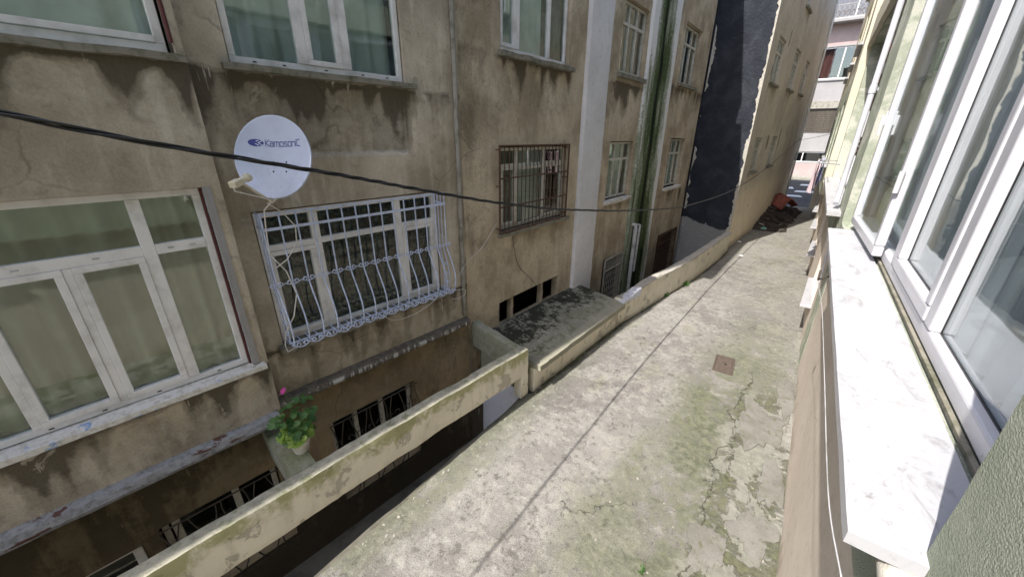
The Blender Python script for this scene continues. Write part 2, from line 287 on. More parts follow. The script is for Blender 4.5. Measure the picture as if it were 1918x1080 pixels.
def glass(name, base=.085, tint=(.9, .95, .93)):
    t = T(name); lw = t.n.new('ShaderNodeLayerWeight'); lw.inputs[0].default_value = .5
    f = t.math('ADD', t.mul(t.math('POWER', lw.outputs['Facing'], 5.), .9), base); f = t.math('MINIMUM', f, 1.)
    g = t.n.new('ShaderNodeBsdfGlossy'); g.inputs['Roughness'].default_value = .015; t.put(g.inputs['Color'], (.95, .97, .97))
    g.inputs['Roughness'].default_value = .012; nz = t.bump(t.noise(2.2, det=2), .05, .02); t.l.new(nz, g.inputs['Normal'])
    tr = t.n.new('ShaderNodeBsdfTransparent'); t.put(tr.inputs[0], tint); mx = t.n.new('ShaderNodeMixShader'); t.put(mx.inputs[0], f)
    t.l.new(tr.outputs[0], mx.inputs[1]); t.l.new(g.outputs[0], mx.inputs[2]); t.l.new(mx.outputs[0], t.out.inputs[0]); return t.m
M['glass'] = glass('window_glass', .10); M['glass_dim'] = glass('weak_reflection_glass', .04); M['glass_own'] = glass('tinted_window_glass', .10, (.9, .94, .95))  # glass_dim: reflection lowered so the dark curtain behind it stays dark
def fabric(name, c, tr=.35, pattern=None, alpha=1.):
    t = T(name); cc = t.mix(t.ramp(t.noise(3, det=4), .35, .7), c, tuple(q*.8 for q in c))
    if pattern:
        k = t.ramp(t.noise(9, det=5, rough=.6, dist=1.6), .5, .56); cc = t.mix(k, cc, pattern)
    d = t.n.new('ShaderNodeBsdfDiffuse'); t.put(d.inputs[0], cc); tl = t.n.new('ShaderNodeBsdfTranslucent'); t.put(tl.inputs[0], cc)
    mx = t.n.new('ShaderNodeMixShader'); mx.inputs[0].default_value = tr; t.l.new(d.outputs[0], mx.inputs[1]); t.l.new(tl.outputs[0], mx.inputs[2])
    t.l.new(mx.outputs[0], t.out.inputs[0]); return t.m
M['c_olive'] = fabric('olive_grey_sheer', (.62, .595, .46), .25); M['c_green'] = fabric('dark_green_damask', (.006, .012, .009), .1, (.06, .085, .066))
M['c_pale'] = fabric('pale_grey_green_sheer', (.70, .74, .70), .2); M['c_white'] = fabric('white_net', (.88, .87, .83), .2); M['c_grey'] = fabric('warm_grey_net', (.42, .40, .34), .2)
M['c_own'] = fabric('grey_net_curtain', (.72, .74, .76), .3); M['c_red'] = fabric('dark_red_drape', (.16, .06, .06), .2)
def stripes(name, a, b, sc_=14):
    t = T(name); z = t.sep(t.objc())[1]; k = t.math('SINE', t.mul(z, sc_*6)); c = t.mix(t.ramp(k, .0, .3), a, b)
    return t.bsdf(c, .95, spec=.1)
M['towel_p'] = stripes('pink_striped_towel', (.72, .64, .66), (.62, .40, .48)); M['towel_b'] = stripes('blue_striped_towel', (.62, .64, .74), (.12, .14, .42))

# ------------------------------------------------------------------ mesh helpers
class Fr:
    """a facade frame: u along the wall, v outwards, z up"""
    def __init__(s, p0, deg, flip=False):
        a = R_(deg); s.p0 = Vector((p0[0], p0[1], 0)); s.d = Vector((math.sin(a), math.cos(a), 0)); s.n = Vector((math.cos(a), -math.sin(a), 0))
        if flip: s.n = -s.n
    def w(s, u, v, z): return s.p0 + s.d*u + s.n*v + Vector((0, 0, z))
WORLD = Fr((0, 0), 0)   # d = +Y, n = +X
class MB:
    def __init__(s): s.v = []; s.f = []; s.a = []
    def vert(s, p, a=0.): s.v.append(tuple(p)); s.a.append(a); return len(s.v)-1
    def quad(s, a, b, c, d): i = [s.vert(p) for p in (a, b, c, d)]; s.f.append(i)
    def box(s, fr, u0, u1, v0, v1, z0, z1):
        i = [s.vert(fr.w(u, v, z)) for z in (z0, z1) for v in (v0, v1) for u in (u0, u1)]
        for q in ((0, 1, 3, 2), (4, 6, 7, 5), (0, 4, 5, 1), (2, 3, 7, 6), (0, 2, 6, 4), (1, 5, 7, 3)): s.f.append([i[k] for k in q])
        return s
    def hexa(s, bot, top):
        i = [s.vert(p) for p in bot] + [s.vert(p) for p in top]; n = len(bot)
        s.f.append(list(reversed(i[:n]))); s.f.append(i[n:])
        for k in range(n): j = (k+1) % n; s.f.append([i[k], i[j], i[n+j], i[n+k]])
        return s
    def tube(s, pts, r, n=8, caps=True):
        pts = [Vector(p) for p in pts]; rs = r if isinstance(r, (list, tuple)) else [r]*len(pts); rings = []; ref = None
        for k, p in enumerate(pts):
            t = (pts[min(k+1, len(pts)-1)] - pts[max(k-1, 0)]).normalized()
            if ref is None: ref = t.orthogonal().normalized()
            ref = (ref - t*ref.dot(t)).normalized(); b = t.cross(ref)
            rings.append([s.vert(p + (ref*math.cos(2*math.pi*i/n) + b*math.sin(2*math.pi*i/n))*rs[k]) for i in range(n)])
        for k in range(len(rings)-1):
            for i in range(n): j = (i+1) % n; s.f.append([rings[k][i], rings[k][j], rings[k+1][j], rings[k+1][i]])
        if caps: s.f.append(rings[0][::-1]); s.f.append(rings[-1])
        return s
    def lathe(s, c, prof, n=24, ax=None):
        rings = []; q = ax.to_track_quat('Z', 'Y') if ax else None
        for r, z in prof:
            ring = []
            for i in range(n):
                o = Vector((r*math.cos(2*math.pi*i/n), r*math.sin(2*math.pi*i/n), z)); o = q @ o if q else o
                ring.append(s.vert(Vector(c)+o))
            rings.append(ring)
        for k in range(len(rings)-1):
            for i in range(n): j = (i+1) % n; s.f.append([rings[k][i], rings[k][j], rings[k+1][j], rings[k+1][i]])
        return s
WO = {}
def mesh(name, mb, org):
    me = bpy.data.meshes.new(name); me.from_pydata([tuple(Vector(p)-org) for p in mb.v], [], mb.f); me.update()
    if any(mb.a):
        at = me.attributes.new('st', 'FLOAT', 'POINT'); at.data.foreach_set('value', mb.a)
    return me
def obj(name, mb, mat, parent=None, smooth=False, bevel=0, label=None):
    xs = list(zip(*mb.v)); org = Vector(((min(xs[0])+max(xs[0]))/2, (min(xs[1])+max(xs[1]))/2, min(xs[2])))
    me = mesh(name, mb, org); me.materials.append(M[mat])
    if smooth:
        for p in me.polygons: p.use_smooth = True
        if smooth != True: me.set_sharp_from_angle(angle=R_(smooth))
    o = bpy.data.objects.new(name, me); col.objects.link(o); WO[o] = org
    o.location = org - (WO[parent] if parent else Vector())
    if parent: o.parent = parent
    if bevel:
        b = o.modifiers.new('bevel', 'BEVEL'); b.width = bevel; b.segments = 2; b.limit_method = 'ANGLE'; b.angle_limit = R_(50)
    if label: o['label'] = label
    return o
def inst(name, me, parent, loc, rot=(0, 0, 0), scl=(1, 1, 1)):
    o = bpy.data.objects.new(name, me); col.objects.link(o); loc = Vector(loc); WO[o] = loc
    o.location = loc - (WO[parent] if parent else Vector()); o.rotation_euler = rot; o.scale = scl
    if parent: o.parent = parent
    return o
def thing(name, label, cat, loc, group=None):
    o = bpy.data.objects.new(name, None); col.objects.link(o); o.location = loc; WO[o] = Vector(loc); o.empty_display_size = .2
    o['label'] = label; o['category'] = cat
    if group: o['group'] = group
    return o
def tag(o, label, cat, group=None):
    o['label'] = label; o['category'] = cat
    if group: o['group'] = group
    return o
def struct(o): o['kind'] = 'structure'; return o
def ns(x, y, z=0): return noise.noise(Vector((x, y, z)))
def rbox(mb, fr, u0, u1, v0, v1, z0, z1, step=.1, amp=.006, r=.02, fq=3., warp=None):
    """subdivided rounded block with uneven faces"""
    dims = (u1-u0, v1-v0, z1-z0); n = [max(1, int(round(d/step))) for d in dims]; key = {}
    def vid(i, j, k):
        if (i, j, k) in key: return key[(i, j, k)]
        q = [u0+dims[0]*i/n[0], v0+dims[1]*j/n[1], z0+dims[2]*k/n[2]]; lo = (u0, v0, z0)
        c = [min(max(q[a], lo[a]+min(r, dims[a]/2)), lo[a]+dims[a]-min(r, dims[a]/2)) for a in range(3)]
        d = Vector([q[a]-c[a] for a in range(3)])
        if d.length > 1e-6: d = d.normalized()*min(r, d.length)
        p = fr.w(c[0]+d[0], c[1]+d[1], c[2]+d[2])
        if warp: p = warp(p, q)
        p = p + Vector((ns(p.x*fq, p.y*fq, p.z*fq), ns(p.x*fq+9, p.y*fq, p.z*fq), ns(p.x*fq, p.y*fq+7, p.z*fq)))*amp + Vector((ns(p.x*17, p.y*17, p.z*17), ns(p.y*17, p.z*17, p.x*17), ns(p.z*17, p.x*17, p.y*17)))*amp*.45
        key[(i, j, k)] = mb.vert(p); return key[(i, j, k)]
    for k in (0, n[2]):
        for i in range(n[0]):
            for j in range(n[1]): q = [vid(i, j, k), vid(i+1, j, k), vid(i+1, j+1, k), vid(i, j+1, k)]; mb.f.append(q if k else q[::-1])
    for j in (0, n[1]):
        for i in range(n[0]):
            for k in range(n[2]): mb.f.append([vid(i, j, k), vid(i+1, j, k), vid(i+1, j, k+1), vid(i, j, k+1)])
    for i in (0, n[0]):
        for j in range(n[1]):
            for k in range(n[2]): mb.f.append([vid(i, j, k), vid(i, j+1, k), vid(i, j+1, k+1), vid(i, j, k+1)])
    return mb
def lines(a, b, step, extra):
    n = max(1, int(math.ceil((b-a)/step))); L = [a+(b-a)*i/n for i in range(n+1)]
    for e in extra:
        if a < e < b:
            k = min(range(len(L)), key=lambda i: abs(L[i]-e))
            if abs(L[k]-e) < 1e-6: continue
            if 0 < k < len(L)-1 and abs(L[k]-e) < step*.5 and L[k] not in extra: L[k] = e
            else: L.append(e)
    return sorted(set(L))
def wall(name, fr, mat, parent, u0, u1, z0, z1, holes=(), step=.12, v=0., vf=None, sf=None, dep=.18, amp=.007, label=None):
    mb = MB(); us = lines(u0, u1, step, [h[0] for h in holes]+[h[1] for h in holes]); zs = lines(z0, z1, step, [h[2] for h in holes]+[h[3] for h in holes]); idx = {}
    def P(u, z):
        vv = v + (vf(u, z) if vf else 0) + amp*ns(u*1.3+v*5, z*1.3, 3.1+fr.p0.x) + amp*.4*ns(u*6, z*6, 1.7); return fr.w(u, vv, z)
    def vid(i, j):
        if (i, j) not in idx: idx[(i, j)] = mb.vert(P(us[i], zs[j]), (sf(us[i], zs[j]) if sf else 0.)+1e-4)
        return idx[(i, j)]
    for i in range(len(us)-1):
        for j in range(len(zs)-1):
            cu, cz = (us[i]+us[i+1])/2, (zs[j]+zs[j+1])/2
            if any(h[0] < cu < h[1] and h[2] < cz < h[3] for h in holes): continue
            mb.f.append([vid(i, j), vid(i+1, j), vid(i+1, j+1), vid(i, j+1)])
    for h in holes:
        hu = [u for u in us if h[0]-1e-6 <= u <= h[1]+1e-6]; hz = [z for z in zs if h[2]-1e-6 <= z <= h[3]+1e-6]
        for z in (h[2], h[3]):
            if not (z0 < z < z1): continue
            for a, b in zip(hu, hu[1:]): mb.quad(P(a, z), P(b, z), fr.w(b, v-dep, z), fr.w(a, v-dep, z))
        for u in (h[0], h[1]):
            for a, b in zip(hz, hz[1:]): mb.quad(P(u, a), P(u, b), fr.w(u, v-dep, b), fr.w(u, v-dep, a))
    return obj(name, mb, mat, parent, smooth=35, label=label)
def pvc(parent, fr, rect, v, mull=(), trans=(), panes=(), mat='pvc', gl='glass', b=.055, dep=.06, sw=.05, label=None, bev=.005):
    """window frame with mullions and transoms; sashes and panes are its children"""
    u0, u1, z0, z1 = rect; f = MB()
    f.box(fr, u0, u1, v-dep, v, z0, z0+b); f.box(fr, u0, u1, v-dep, v, z1-b, z1); f.box(fr, u0, u0+b, v-dep, v, z0+b, z1-b); f.box(fr, u1-b, u1, v-dep, v, z0+b, z1-b)
    for uc, ww, a, c in mull: f.box(fr, uc-ww/2, uc+ww/2, v-dep+.003, v+.004, a, c)
    for zc, ww, a, c in trans: f.box(fr, a, c, v-dep+.005, v+.002, zc-ww/2, zc+ww/2)
    wn = obj('window', f, mat, parent, bevel=bev, label=label)
    for q in panes:
        a, c, e, g = q[:4]
        if len(q) > 4 and q[4]:
            s = MB(); vo = v+.012
            s.box(fr, a, c, v-dep+.01, vo, e, e+sw); s.box(fr, a, c, v-dep+.01, vo, g-sw, g); s.box(fr, a, a+sw, v-dep+.01, vo, e+sw, g-sw); s.box(fr, c-sw, c, v-dep+.01, vo, e+sw, g-sw)
            obj('sash', s, mat, wn, bevel=bev); a, c, e, g = a+sw, c-sw, e+sw, g-sw
        p = MB().box(fr, a-.008, c+.008, v-dep*.6, v-dep*.6+.006, e-.008, g+.008); obj('pane', p, gl, wn)
    return wn
def curtain(name, fr, u0, u1, z0, z1, v, mat, label, amp=.03, per=.13, group=None, gather=0):
    mb = MB(); nu = max(8, int((u1-u0)/.018)); nz = 8; ph = rnd.random()*9
    for j in range(nz+1):
        z = z0+(z1-z0)*j/nz
        for i in range(nu+1):
            u = u0+(u1-u0)*i/nu; uo = u + .02*ns(u*3, z*1.2, ph); k = amp*(math.sin(2*math.pi*uo/per+ph+1.6*ns(u*2.5, ph)) + .5*ns(u*9, z*.6, ph))*(1-.35*j/nz)
            mb.vert(fr.w(uo, v+k, z))
    for j in range(nz):
        for i in range(nu): a = j*(nu+1)+i; mb.f.append([a, a+1, a+nu+2, a+nu+1])
    return tag(obj(name, mb, mat, None, smooth=True), label, 'curtain', group)
def sill(win, fr, u0, u1, v0, v1, z0, z1, mat, amp=.006, name='sill', step=.06):
    return obj(name, rbox(MB(), fr, u0, u1, v0, v1, z0, z1, step, amp, .012), mat, win, smooth=50)

# ================================================================== SETTING
def sheet(name, pts, z, mat):
    mb = MB(); mb.f.append([mb.vert((x, y, z)) for x, y in pts]); return struct(obj(name, mb, mat))
sheet('ground', [(-400, -400), (400, -400), (400, 400), (-400, 400)], -2.6, 'earth')
PAR = [(-2.72, 7.66), (-2.62, 8.3), (-2.50, 9.3), (-2.31, 10.5), (-2.12, 11.75), (-1.99, 13.4), (-1.90, 15.0), (-1.88, 15.97)]   # street face of the low parapet wall
def xl(y):
    if y < 4.38: return -2.89 + .02*ns(y*2, .3) + .012*ns(y*9, 2)
    if y < 7.66: return -2.91+(y-4.38)*.055
    for (a, b), (c, d) in zip(PAR, PAR[1:]):
        if y <= d: return a+(c-a)*(y-b)/(d-b) - .03
    return -2.3
def street_mesh():
    mb = MB(); ys = []; y = -14.
    while y < 30.01:
        ys.append(y); y += .1 if y < 14 else .25
    nx = 44
    for y in ys:
        a = xl(y)
        for i in range(nx+1):
            x = a+(.68-a)*i/nx; k = .012*ns(x*.8, y*.6, 4) + .005*ns(x*4, y*4, 2) + .003*ns(x*13, y*13, 1)
            dpt = .05 if (y > 4.38 and y < 15.9 and i == 0) else 0      # worn gutter along the wall foot
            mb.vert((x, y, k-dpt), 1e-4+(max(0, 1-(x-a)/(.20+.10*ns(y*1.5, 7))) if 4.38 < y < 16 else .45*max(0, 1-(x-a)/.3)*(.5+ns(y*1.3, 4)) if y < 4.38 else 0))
    for j in range(len(ys)-1):
        for i in range(nx): a = j*(nx+1)+i; mb.f.append([a, a+1, a+nx+2, a+nx+1])
    # broken edge over the areaway
    n0 = nx+1
    for j in range(len(ys)-1):
        p, q = mb.v[j*n0], mb.v[(j+1)*n0]; mb.quad(p, q, (q[0], q[1], -.2), (p[0], p[1], -.2))
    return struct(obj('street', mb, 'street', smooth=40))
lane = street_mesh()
def skimm():
    t = T('cement_skim'); n2 = t.noise(2.1, t.warp(1.3, .55), det=10, rough=.7); n3 = t.noise(11, t.warp(4., .16), det=9, rough=.75); n5 = t.noise(85, det=5, rough=.7)
    c = t.mix(t.ramp(n2, .4, .62), (.160, .155, .138), (.210, .203, .185)); c = t.mix(t.mul(t.ramp(n3, .47, .36), .8), c, (.11, .108, .062)); c = t.mix(t.mul(t.ramp(n3, .56, .64), .5), c, (.25, .238, .21)); c = t.mix(t.mul(t.ramp(n5, .45, .37), .5), c, (.09, .083, .07))
    return t.bsdf(c, .93, nrm=t.bump(t.math('ADD', n3, t.mul(n5, .5)), .6, .01), spec=.2)
M['skim'] = skimm()
def patch(cx, cy, rx, ry, seed):
    mb = MB(); n = 64; rings = []
    for f_, z in ((1.0, .004), (.985, .017), (.9, .020), (.55, .021), (.2, .021)):
        ring = []
        for i in range(n):
            a = 2*math.pi*i/n; r = 1+.55*ns(math.cos(a)*1.3+seed, math.sin(a)*1.3)+.32*ns(math.cos(a)*2.9, math.sin(a)*2.9+seed)+.14*ns(math.cos(a)*9, math.sin(a)*9, seed); r *= f_
            x, y = min(cx+rx*r*math.cos(a), .62), cy+ry*r*math.sin(a); ring.append(mb.vert((x, y, .012*ns(x*.8, y*.6, 4)+.005*ns(x*4, y*4, 2)+z+.004*ns(x*7, y*7, seed))))
        rings.append(ring)
    for a, b in zip(rings, rings[1:]):
        for i in range(n): j = (i+1) % n; mb.f.append([a[i], a[j], b[j], b[i]])
    mb.f.append(rings[-1]); return obj('cement_patch', mb, 'skim', lane, smooth=40)
for q in ((.22, 5.8, .30, .50, 1.1), (.47, 4.7, .16, .40, 2.7), (.38, 3.85, .22, .32, 5.2), (.03, 3.35, .17, .30, 6.6), (.50, 6.85, .12, .55, 7.9), (.45, 2.95, .18, .28, 9.3)): patch(*q)
def cross_street():
    mb = MB(); ys = [29.9+i*.6 for i in range(22)]
    for y in ys:
        for x in (-30, -8, -2, 2, 8, 30): mb.vert((x, y, .02+max(0, min(1, (y-32)/8))*.85))
    for j in range(len(ys)-1):
        for i in range(5): a = j*6+i; mb.f.append([a, a+1, a+7, a+6])
    return struct(obj('road', mb, 'asphalt'))
cross_street()
for k, (x, y, l, wd) in enumerate([(-.9, 33.6, 1.5, .28), (-.1, 35.2, 1.3, .3), (-1.2, 36.2, .8, .35), (.1, 37.6, 1.3, .3)]):
    zz = lambda q: .03+max(0, min(1, (q-32)/8))*.85
    mb = MB(); mb.f.append([mb.vert((x+a, y+b, zz(y+b))) for a, b in ((-l/2, -wd), (l/2, -wd*.7), (l/2-.15, wd), (-l/2+.1, wd*.8))]); struct(obj('road_marking', mb, 'roadpaint'))
mb = rbox(MB(), Fr((0, 39.6), 90), -12, 12, -2.6, 0, .7, 1.0, .8, .01, .03); struct(obj('pavement', mb, 'conc', smooth=40))
mb = MB(); mb.box(WORLD, -6, 16.2, -5.4, -1.8, -1.7, -1.5); struct(obj('areaway_floor', mb, 'pit'))
mb = rbox(MB(), WORLD, -6, 4.36, -2.99, -2.88, -1.5, -.06, .2, .02, .02); struct(obj('retaining_wall', mb, 'pit', smooth=40))

# ================================================================== B1: the near taupe building
B1 = Fr((-4.4/math.cos(R_(5)), 0), 5)
b1 = thing('apartment_building', 'grimy taupe rendered building on the left carrying the satellite dish', 'building', B1.w(0, 0, -1.5))
def sm(a, b, x):
    t = min(1, max(0, (x-a)/(b-a))); return t*t*(3-2*t)
def runs(u, z, zs, ln, seed): # dark water runs hanging below a sill
    if z > zs: return 0
    L = ln*(.10+max(0, ns(u*3.3, seed)+.35*ns(u*11, seed)+.25*ns(u*27, seed)+.18)*1.8); return max(0, 1-(zs-z)/max(L, .05))
def sfL(u, z):
    s = .06+1.35*runs(u, z, 4.47, .55, 1.3) + .35*sm(1.9, 1.1, z) + .9*runs(u, z, 1.7, .5, 6.1)
    s += .55*max(0, ns(u*1.1, z*1.3, 8)) * sm(3.2, 4.4, z) + .4*sm(1.02, 1.2, u)*max(0, ns(u*6, z*1.2, 4)+.3)
    return s
def vM(u, z):
    k = sm(1.50, 1.53, u)*sm(3.38, 3.35, u)*sm(3.76, 3.79, z)*sm(4.5, 4.47, z); return -.045*k
def sfM(u, z):
    s = .05+1.5*runs(u, z, 4.47, .6, 2.2)*(.5+.8*abs(ns(u*2.1, 5))) + .40*sm(1.50, 1.56, u)*sm(3.4, 3.33, u)*sm(3.74, 3.8, z)*sm(4.55, 4.48, z) + .9*runs(u, z, 1.72, .55, 3.7) + .3*sm(1.7, 1.1, z)
    s += .8*sm(4.02, 4.13, u)*(.5+ns(z*1.1, 3)) + .45*sm(1.33, 1.2, u) - .35*sm(3.42, 3.55, u)*sm(2.6, 3.6, z)
    return s
wall('wall', B1, 'b1', b1, -9, 1.2, 1.05, 7.3, holes=[(-.86, 1.125, 1.70, 3.532), (-.6, 1.15, 4.50, 6.4), (-4.4, -2.4, 1.7, 3.56), (-4.4, -2.4, 4.5, 6.4)], step=.07, v=.2, sf=sfL, dep=.17)
wall('wall', B1, 'b1', b1, 1.2, 4.16, 1.05, 7.3, holes=[(1.42, 3.68, 1.75, 3.245), (1.54, 3.32, 4.53, 6.4)], step=.06, vf=vM, sf=sfM, dep=.17)
mb = MB(); mb.box(B1, 1.155, 1.199, -.03, .185, 1.06, 7.3); obj('return_wall', mb, 'b1', b1)
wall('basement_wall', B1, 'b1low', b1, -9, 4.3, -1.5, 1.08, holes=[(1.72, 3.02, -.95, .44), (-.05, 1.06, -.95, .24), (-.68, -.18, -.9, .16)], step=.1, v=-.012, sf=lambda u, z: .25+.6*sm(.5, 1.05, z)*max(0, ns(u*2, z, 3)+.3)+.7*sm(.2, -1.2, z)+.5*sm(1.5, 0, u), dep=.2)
mb = MB(); mb.box(B1, -9, 4.14, -3.2, -3.0, -1.5, 7.25); mb.box(B1, -9.1, -9, -3.0, .18, -1.5, 7.25); mb.box(B1, 4.0, 4.14, -3.0, -.05, -1.5, 7.25); mb.box(B1, -9, 4.0, -3.0, -.2, 4.15, 4.3); mb.box(B1, -9, 4.0, -3.0, -.22, 1.1, 1.3)
mb.box(B1, -9, 1.19, -.2, .0, 4.16, 4.29); mb.box(B1, -9, 4.0, -3.0, -.03, -1.6, -1.45)
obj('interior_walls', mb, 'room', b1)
mb = rbox(MB(), B1, -9.2, 4.16, -3.3, .205, 7.3, 7.40, .4, .01, .02); obj('roof', mb, 'conc', b1, smooth=40)
# ledges between ground floor and basement
def ledge(u0, u1, v0, mat, z):
    mb = MB(); n = int((u1-u0)/.05)
    prof = [(v0-.05, z+.035), (v0+.085, z+.005), (v0+.105, z-.055), (v0+.095, z-.09), (v0-.05, z-.095)]
    for i in range(n+1):
        u = u0+(u1-u0)*i/n
        for k, (v, zz) in enumerate(prof): mb.vert(B1.w(u, v+.008*ns(u*5, k), zz+.008*ns(u*4, k, 4)))
    m_ = len(prof)
    for i in range(n):
        for k in range(m_): j = (k+1) % m_; a = i*m_; mb.f.append([a+k, a+j, a+m_+j, a+m_+k])
    mb.f.append(list(range(m_))); mb.f.append(list(range(n*m_, n*m_+m_)))
    return obj('ledge', mb, mat, b1, smooth=30)
ledge(-9, 1.16, .2, 'lipL', 1.10); ledge(1.2, 4.12, 0, 'lipR', 1.13)
# drip pipe / flashing at the right end of the building
mb = MB(); pts = [B1.w(4.06+.006*ns(z*1.3, 2), .03, z) for z in [1.2+.25*i for i in range(25)]]; mb.tube(pts, .032, 8); obj('corner_pipe', mb, 'conc', b1, smooth=True)
# windows
v = .13
wl = pvc(b1, B1, (-.80, 1.05, 1.765, 3.525), v, mull=[(.612, .085, 1.82, 3.47), (.13, .05, 1.82, 3.01), (-.36, .05, 1.82, 3.01)], trans=[(3.055, .085, -.745, .57), (3.055, .085, .655, .995)],
    panes=[(-.745, .57, 3.1, 3.47), (.655, .995, 3.1, 3.47), (.655, .995, 1.82, 3.012), (.155, .57, 1.82, 3.012, 1), (-.335, .105, 1.82, 3.012, 1), (-.745, -.385, 1.82, 3.012)])
for a in (.9, .75, .3, -.1, -.5): mb = MB(); mb.box(B1, a-.02, a+.02, v, v+.006, 3.05, 3.062); obj('drain_slot_cover', mb, 'greypipe', wl)
for a in (.8, .35, 0, -.3): mb = MB(); mb.box(B1, a-.015, a+.015, v, v+.003, 1.785, 1.795); obj('drain_slot', mb, 'dark', wl)
sill(wl, B1, -.95, 1.17, .02, .285, 1.70, 1.755, 'sill_paint', .006)
mb = MB(); mb.box(B1, 1.052, 1.066, .06, .150, 1.76, 3.53); obj('gap_strip', mb, 'maroon', wl)
obj('reveal_strip', rbox(MB(), B1, 1.066, 1.128, .155, .213, 1.745, 3.54, .05, .006, .01), 'white_wall', wl, smooth=50)
w2 = pvc(b1, B1, (-.55, 1.11, 4.53, 6.36), .14, mull=[(.12, .07, 4.58, 6.3)], panes=[(-.495, .085, 4.585, 6.3), (.155, 1.055, 4.585, 6.3)], b=.06)
mb = MB(); mb.box(B1, .155, 1.05, .14, .152, 4.595, 4.64); obj('sash_rail', mb, 'pvc', w2, bevel=.003)
sill(w2, B1, -.7, 1.2, .02, .25, 4.47, 4.525, 'sill_dirty', .012)
mb = MB(); mb.tube([B1.w(1.135, .19, z) for z in (4.6, 5.2, 5.8, 6.4)], .016, 6); obj('drain_hose', mb, 'maroon', w2)
w3 = pvc(b1, B1, (1.555, 3.305, 4.545, 6.37), -.03, mull=[(2.19, .09, 4.6, 6.3), (2.635, .1, 4.6, 6.3)], panes=[(1.61, 2.145, 4.6, 6.3), (2.235, 2.585, 4.6, 6.3, 1), (2.685, 3.25, 4.6, 6.3)])
for a in (1.75, 2.0, 2.4, 2.8, 3.1): mb = MB(); mb.box(B1, a-.015, a+.015, -.03, -.026, 4.565, 4.575); obj('drain_slot', mb, 'dark', w3)
sill(w3, B1, 1.47, 3.44, -.1, .075, 4.475, 4.535, 'sill_dirty', .012)
w4 = pvc(b1, B1, (1.44, 3.655, 1.775, 3.225), -.045, mull=[(2.01, .09, 1.83, 3.17), (3.06, .09, 1.83, 3.17)], trans=[(2.845, .065, 1.495, 1.965), (2.845, .065, 2.055, 3.015), (2.845, .065, 3.105, 3.6)],
    panes=[(1.495, 1.965, 2.88, 3.17), (2.055, 3.015, 2.88, 3.17), (3.105, 3.6, 2.88, 3.17), (1.495, 1.965, 1.83, 2.81, 1), (2.055, 3.015, 1.83, 2.81), (3.105, 3.6, 1.83, 2.81, 1)], gl='glass_dim')
sill(w4, B1, 1.36, 3.76, -.1, .13, 1.70, 1.768, 'sill_dirty', .008)
for u0, u1, z0, z1 in ((-4.4, -2.4, 1.7, 3.56), (-4.4, -2.4, 4.5, 6.4)):
    pvc(b1, B1, (u0+.04, u1-.04, z0+.04, z1-.04), .13, mull=[((u0+u1)/2, .09, z0+.1, z1-.1)], panes=[(u0+.1, (u0+u1)/2-.05, z0+.1, z1-.1), ((u0+u1)/2+.05, u1-.1, z0+.1, z1-.1)])
# basement windows behind ironwork
def scroll(mb, fr, u, v, z, r, s=1, n=14, wr=.006):
    pts = [fr.w(u+s*r*(1-k/n*.75)*math.cos(k/n*4.6), v, z+r*(1-k/n*.75)*math.sin(k/n*4.6)) for k in range(n+1)]; mb.tube(pts, wr, 5)
bw = pvc(b1, B1, (1.74, 3.0, -.93, .40), -.12, mull=[(2.1, .06, -.9, .36), (2.5, .06, -.9, .36)], panes=[(1.79, 2.07, -.88, .35), (2.13, 2.47, -.88, .35), (2.53, 2.95, -.88, .35)], mat='oldpaint')
bw2 = pvc(b1, B1, (-.03, 1.04, -.93, .22), -.12, mull=[(.08, .07, -.9, .18), (.62, .07, -.9, .18)], panes=[(.115, .585, -.88, .17), (.655, .99, -.88, .17)], mat='oldpaint')
bw3 = pvc(b1, B1, (-.66, -.2, -.88, .14), -.1, panes=[(-.605, -.255, -.82, .085)], mat='pvc', b=.075)
def basement_grille(u0, u1, z1, label, nb):
    g = thing('window_grille', label, 'window grille', B1.w((u0+u1)/2, .06, -1.0), 'dark wrought iron grilles over the basement windows')
    for zz in (z1, -.95): mb = MB(); mb.tube([B1.w(u0, .05, zz), B1.w(u1, .05, zz)], .009, 6); obj('rail', mb, 'iron_dark', g)
    for k in range(nb+1):
        u = u0+(u1-u0)*k/nb; mb = MB(); pts = []
        for q in range(13):
            t = q/12; z = z1+(-.95-z1)*t; pts.append(B1.w(u+.05*math.sin(t*7+k*2.6), .05+.13*math.sin(math.pi*min(1, max(0, (t-.35)/.65)))**1.0, z))
        mb.tube(pts, .008, 5); obj('bar', mb, 'iron_dark', g)
        if k < nb:
            mb = MB(); scroll(mb, B1, u+(u1-u0)/nb*.5, .055, z1-.32, .055, 1 if k % 2 else -1); scroll(mb, B1, u+(u1-u0)/nb*.5, .16, -.45, .06, -1 if k % 2 else 1); obj('scroll', mb, 'iron_dark', g)
    return g
basement_grille(1.70, 3.03, .43, 'bulging wrought iron grille on the basement window below the geranium', 9)
basement_grille(-.06, 1.07, .24, 'rusted iron grille on basement window in the lower left corner', 8)
# curtains
curtain('curtain', B1, -.8, .62, 1.77, 3.5, -.10, 'c_olive', 'olive grey sheer curtain drawn across the big lower left window', .06, .21)
curtain('curtain', B1, .60, 1.06, 1.77, 3.5, -.07, 'c_olive', 'narrow olive curtain at right edge of the big lower left window', .05, .17)
curtain('curtain', B1, -.5, 1.1, 4.56, 6.35, -.04, 'c_white', 'white net curtain in the window at the top left corner', .03, .33)
curtain('curtain', B1, 1.56, 2.3, 4.56, 6.35, -.24, 'c_pale', 'pale green curtain in left pane of the upper window above the dish', .03, .2)
curtain('curtain', B1, 2.3, 3.3, 4.56, 6.35, -.27, 'c_pale', 'pale curtain behind right panes of the upper window above the dish', .025, .24)
curtain('curtain', B1, 1.45, 3.65, 1.78, 3.2, -.20, 'c_green', 'dark green patterned curtain behind the bulging lilac grille', .025, .12)
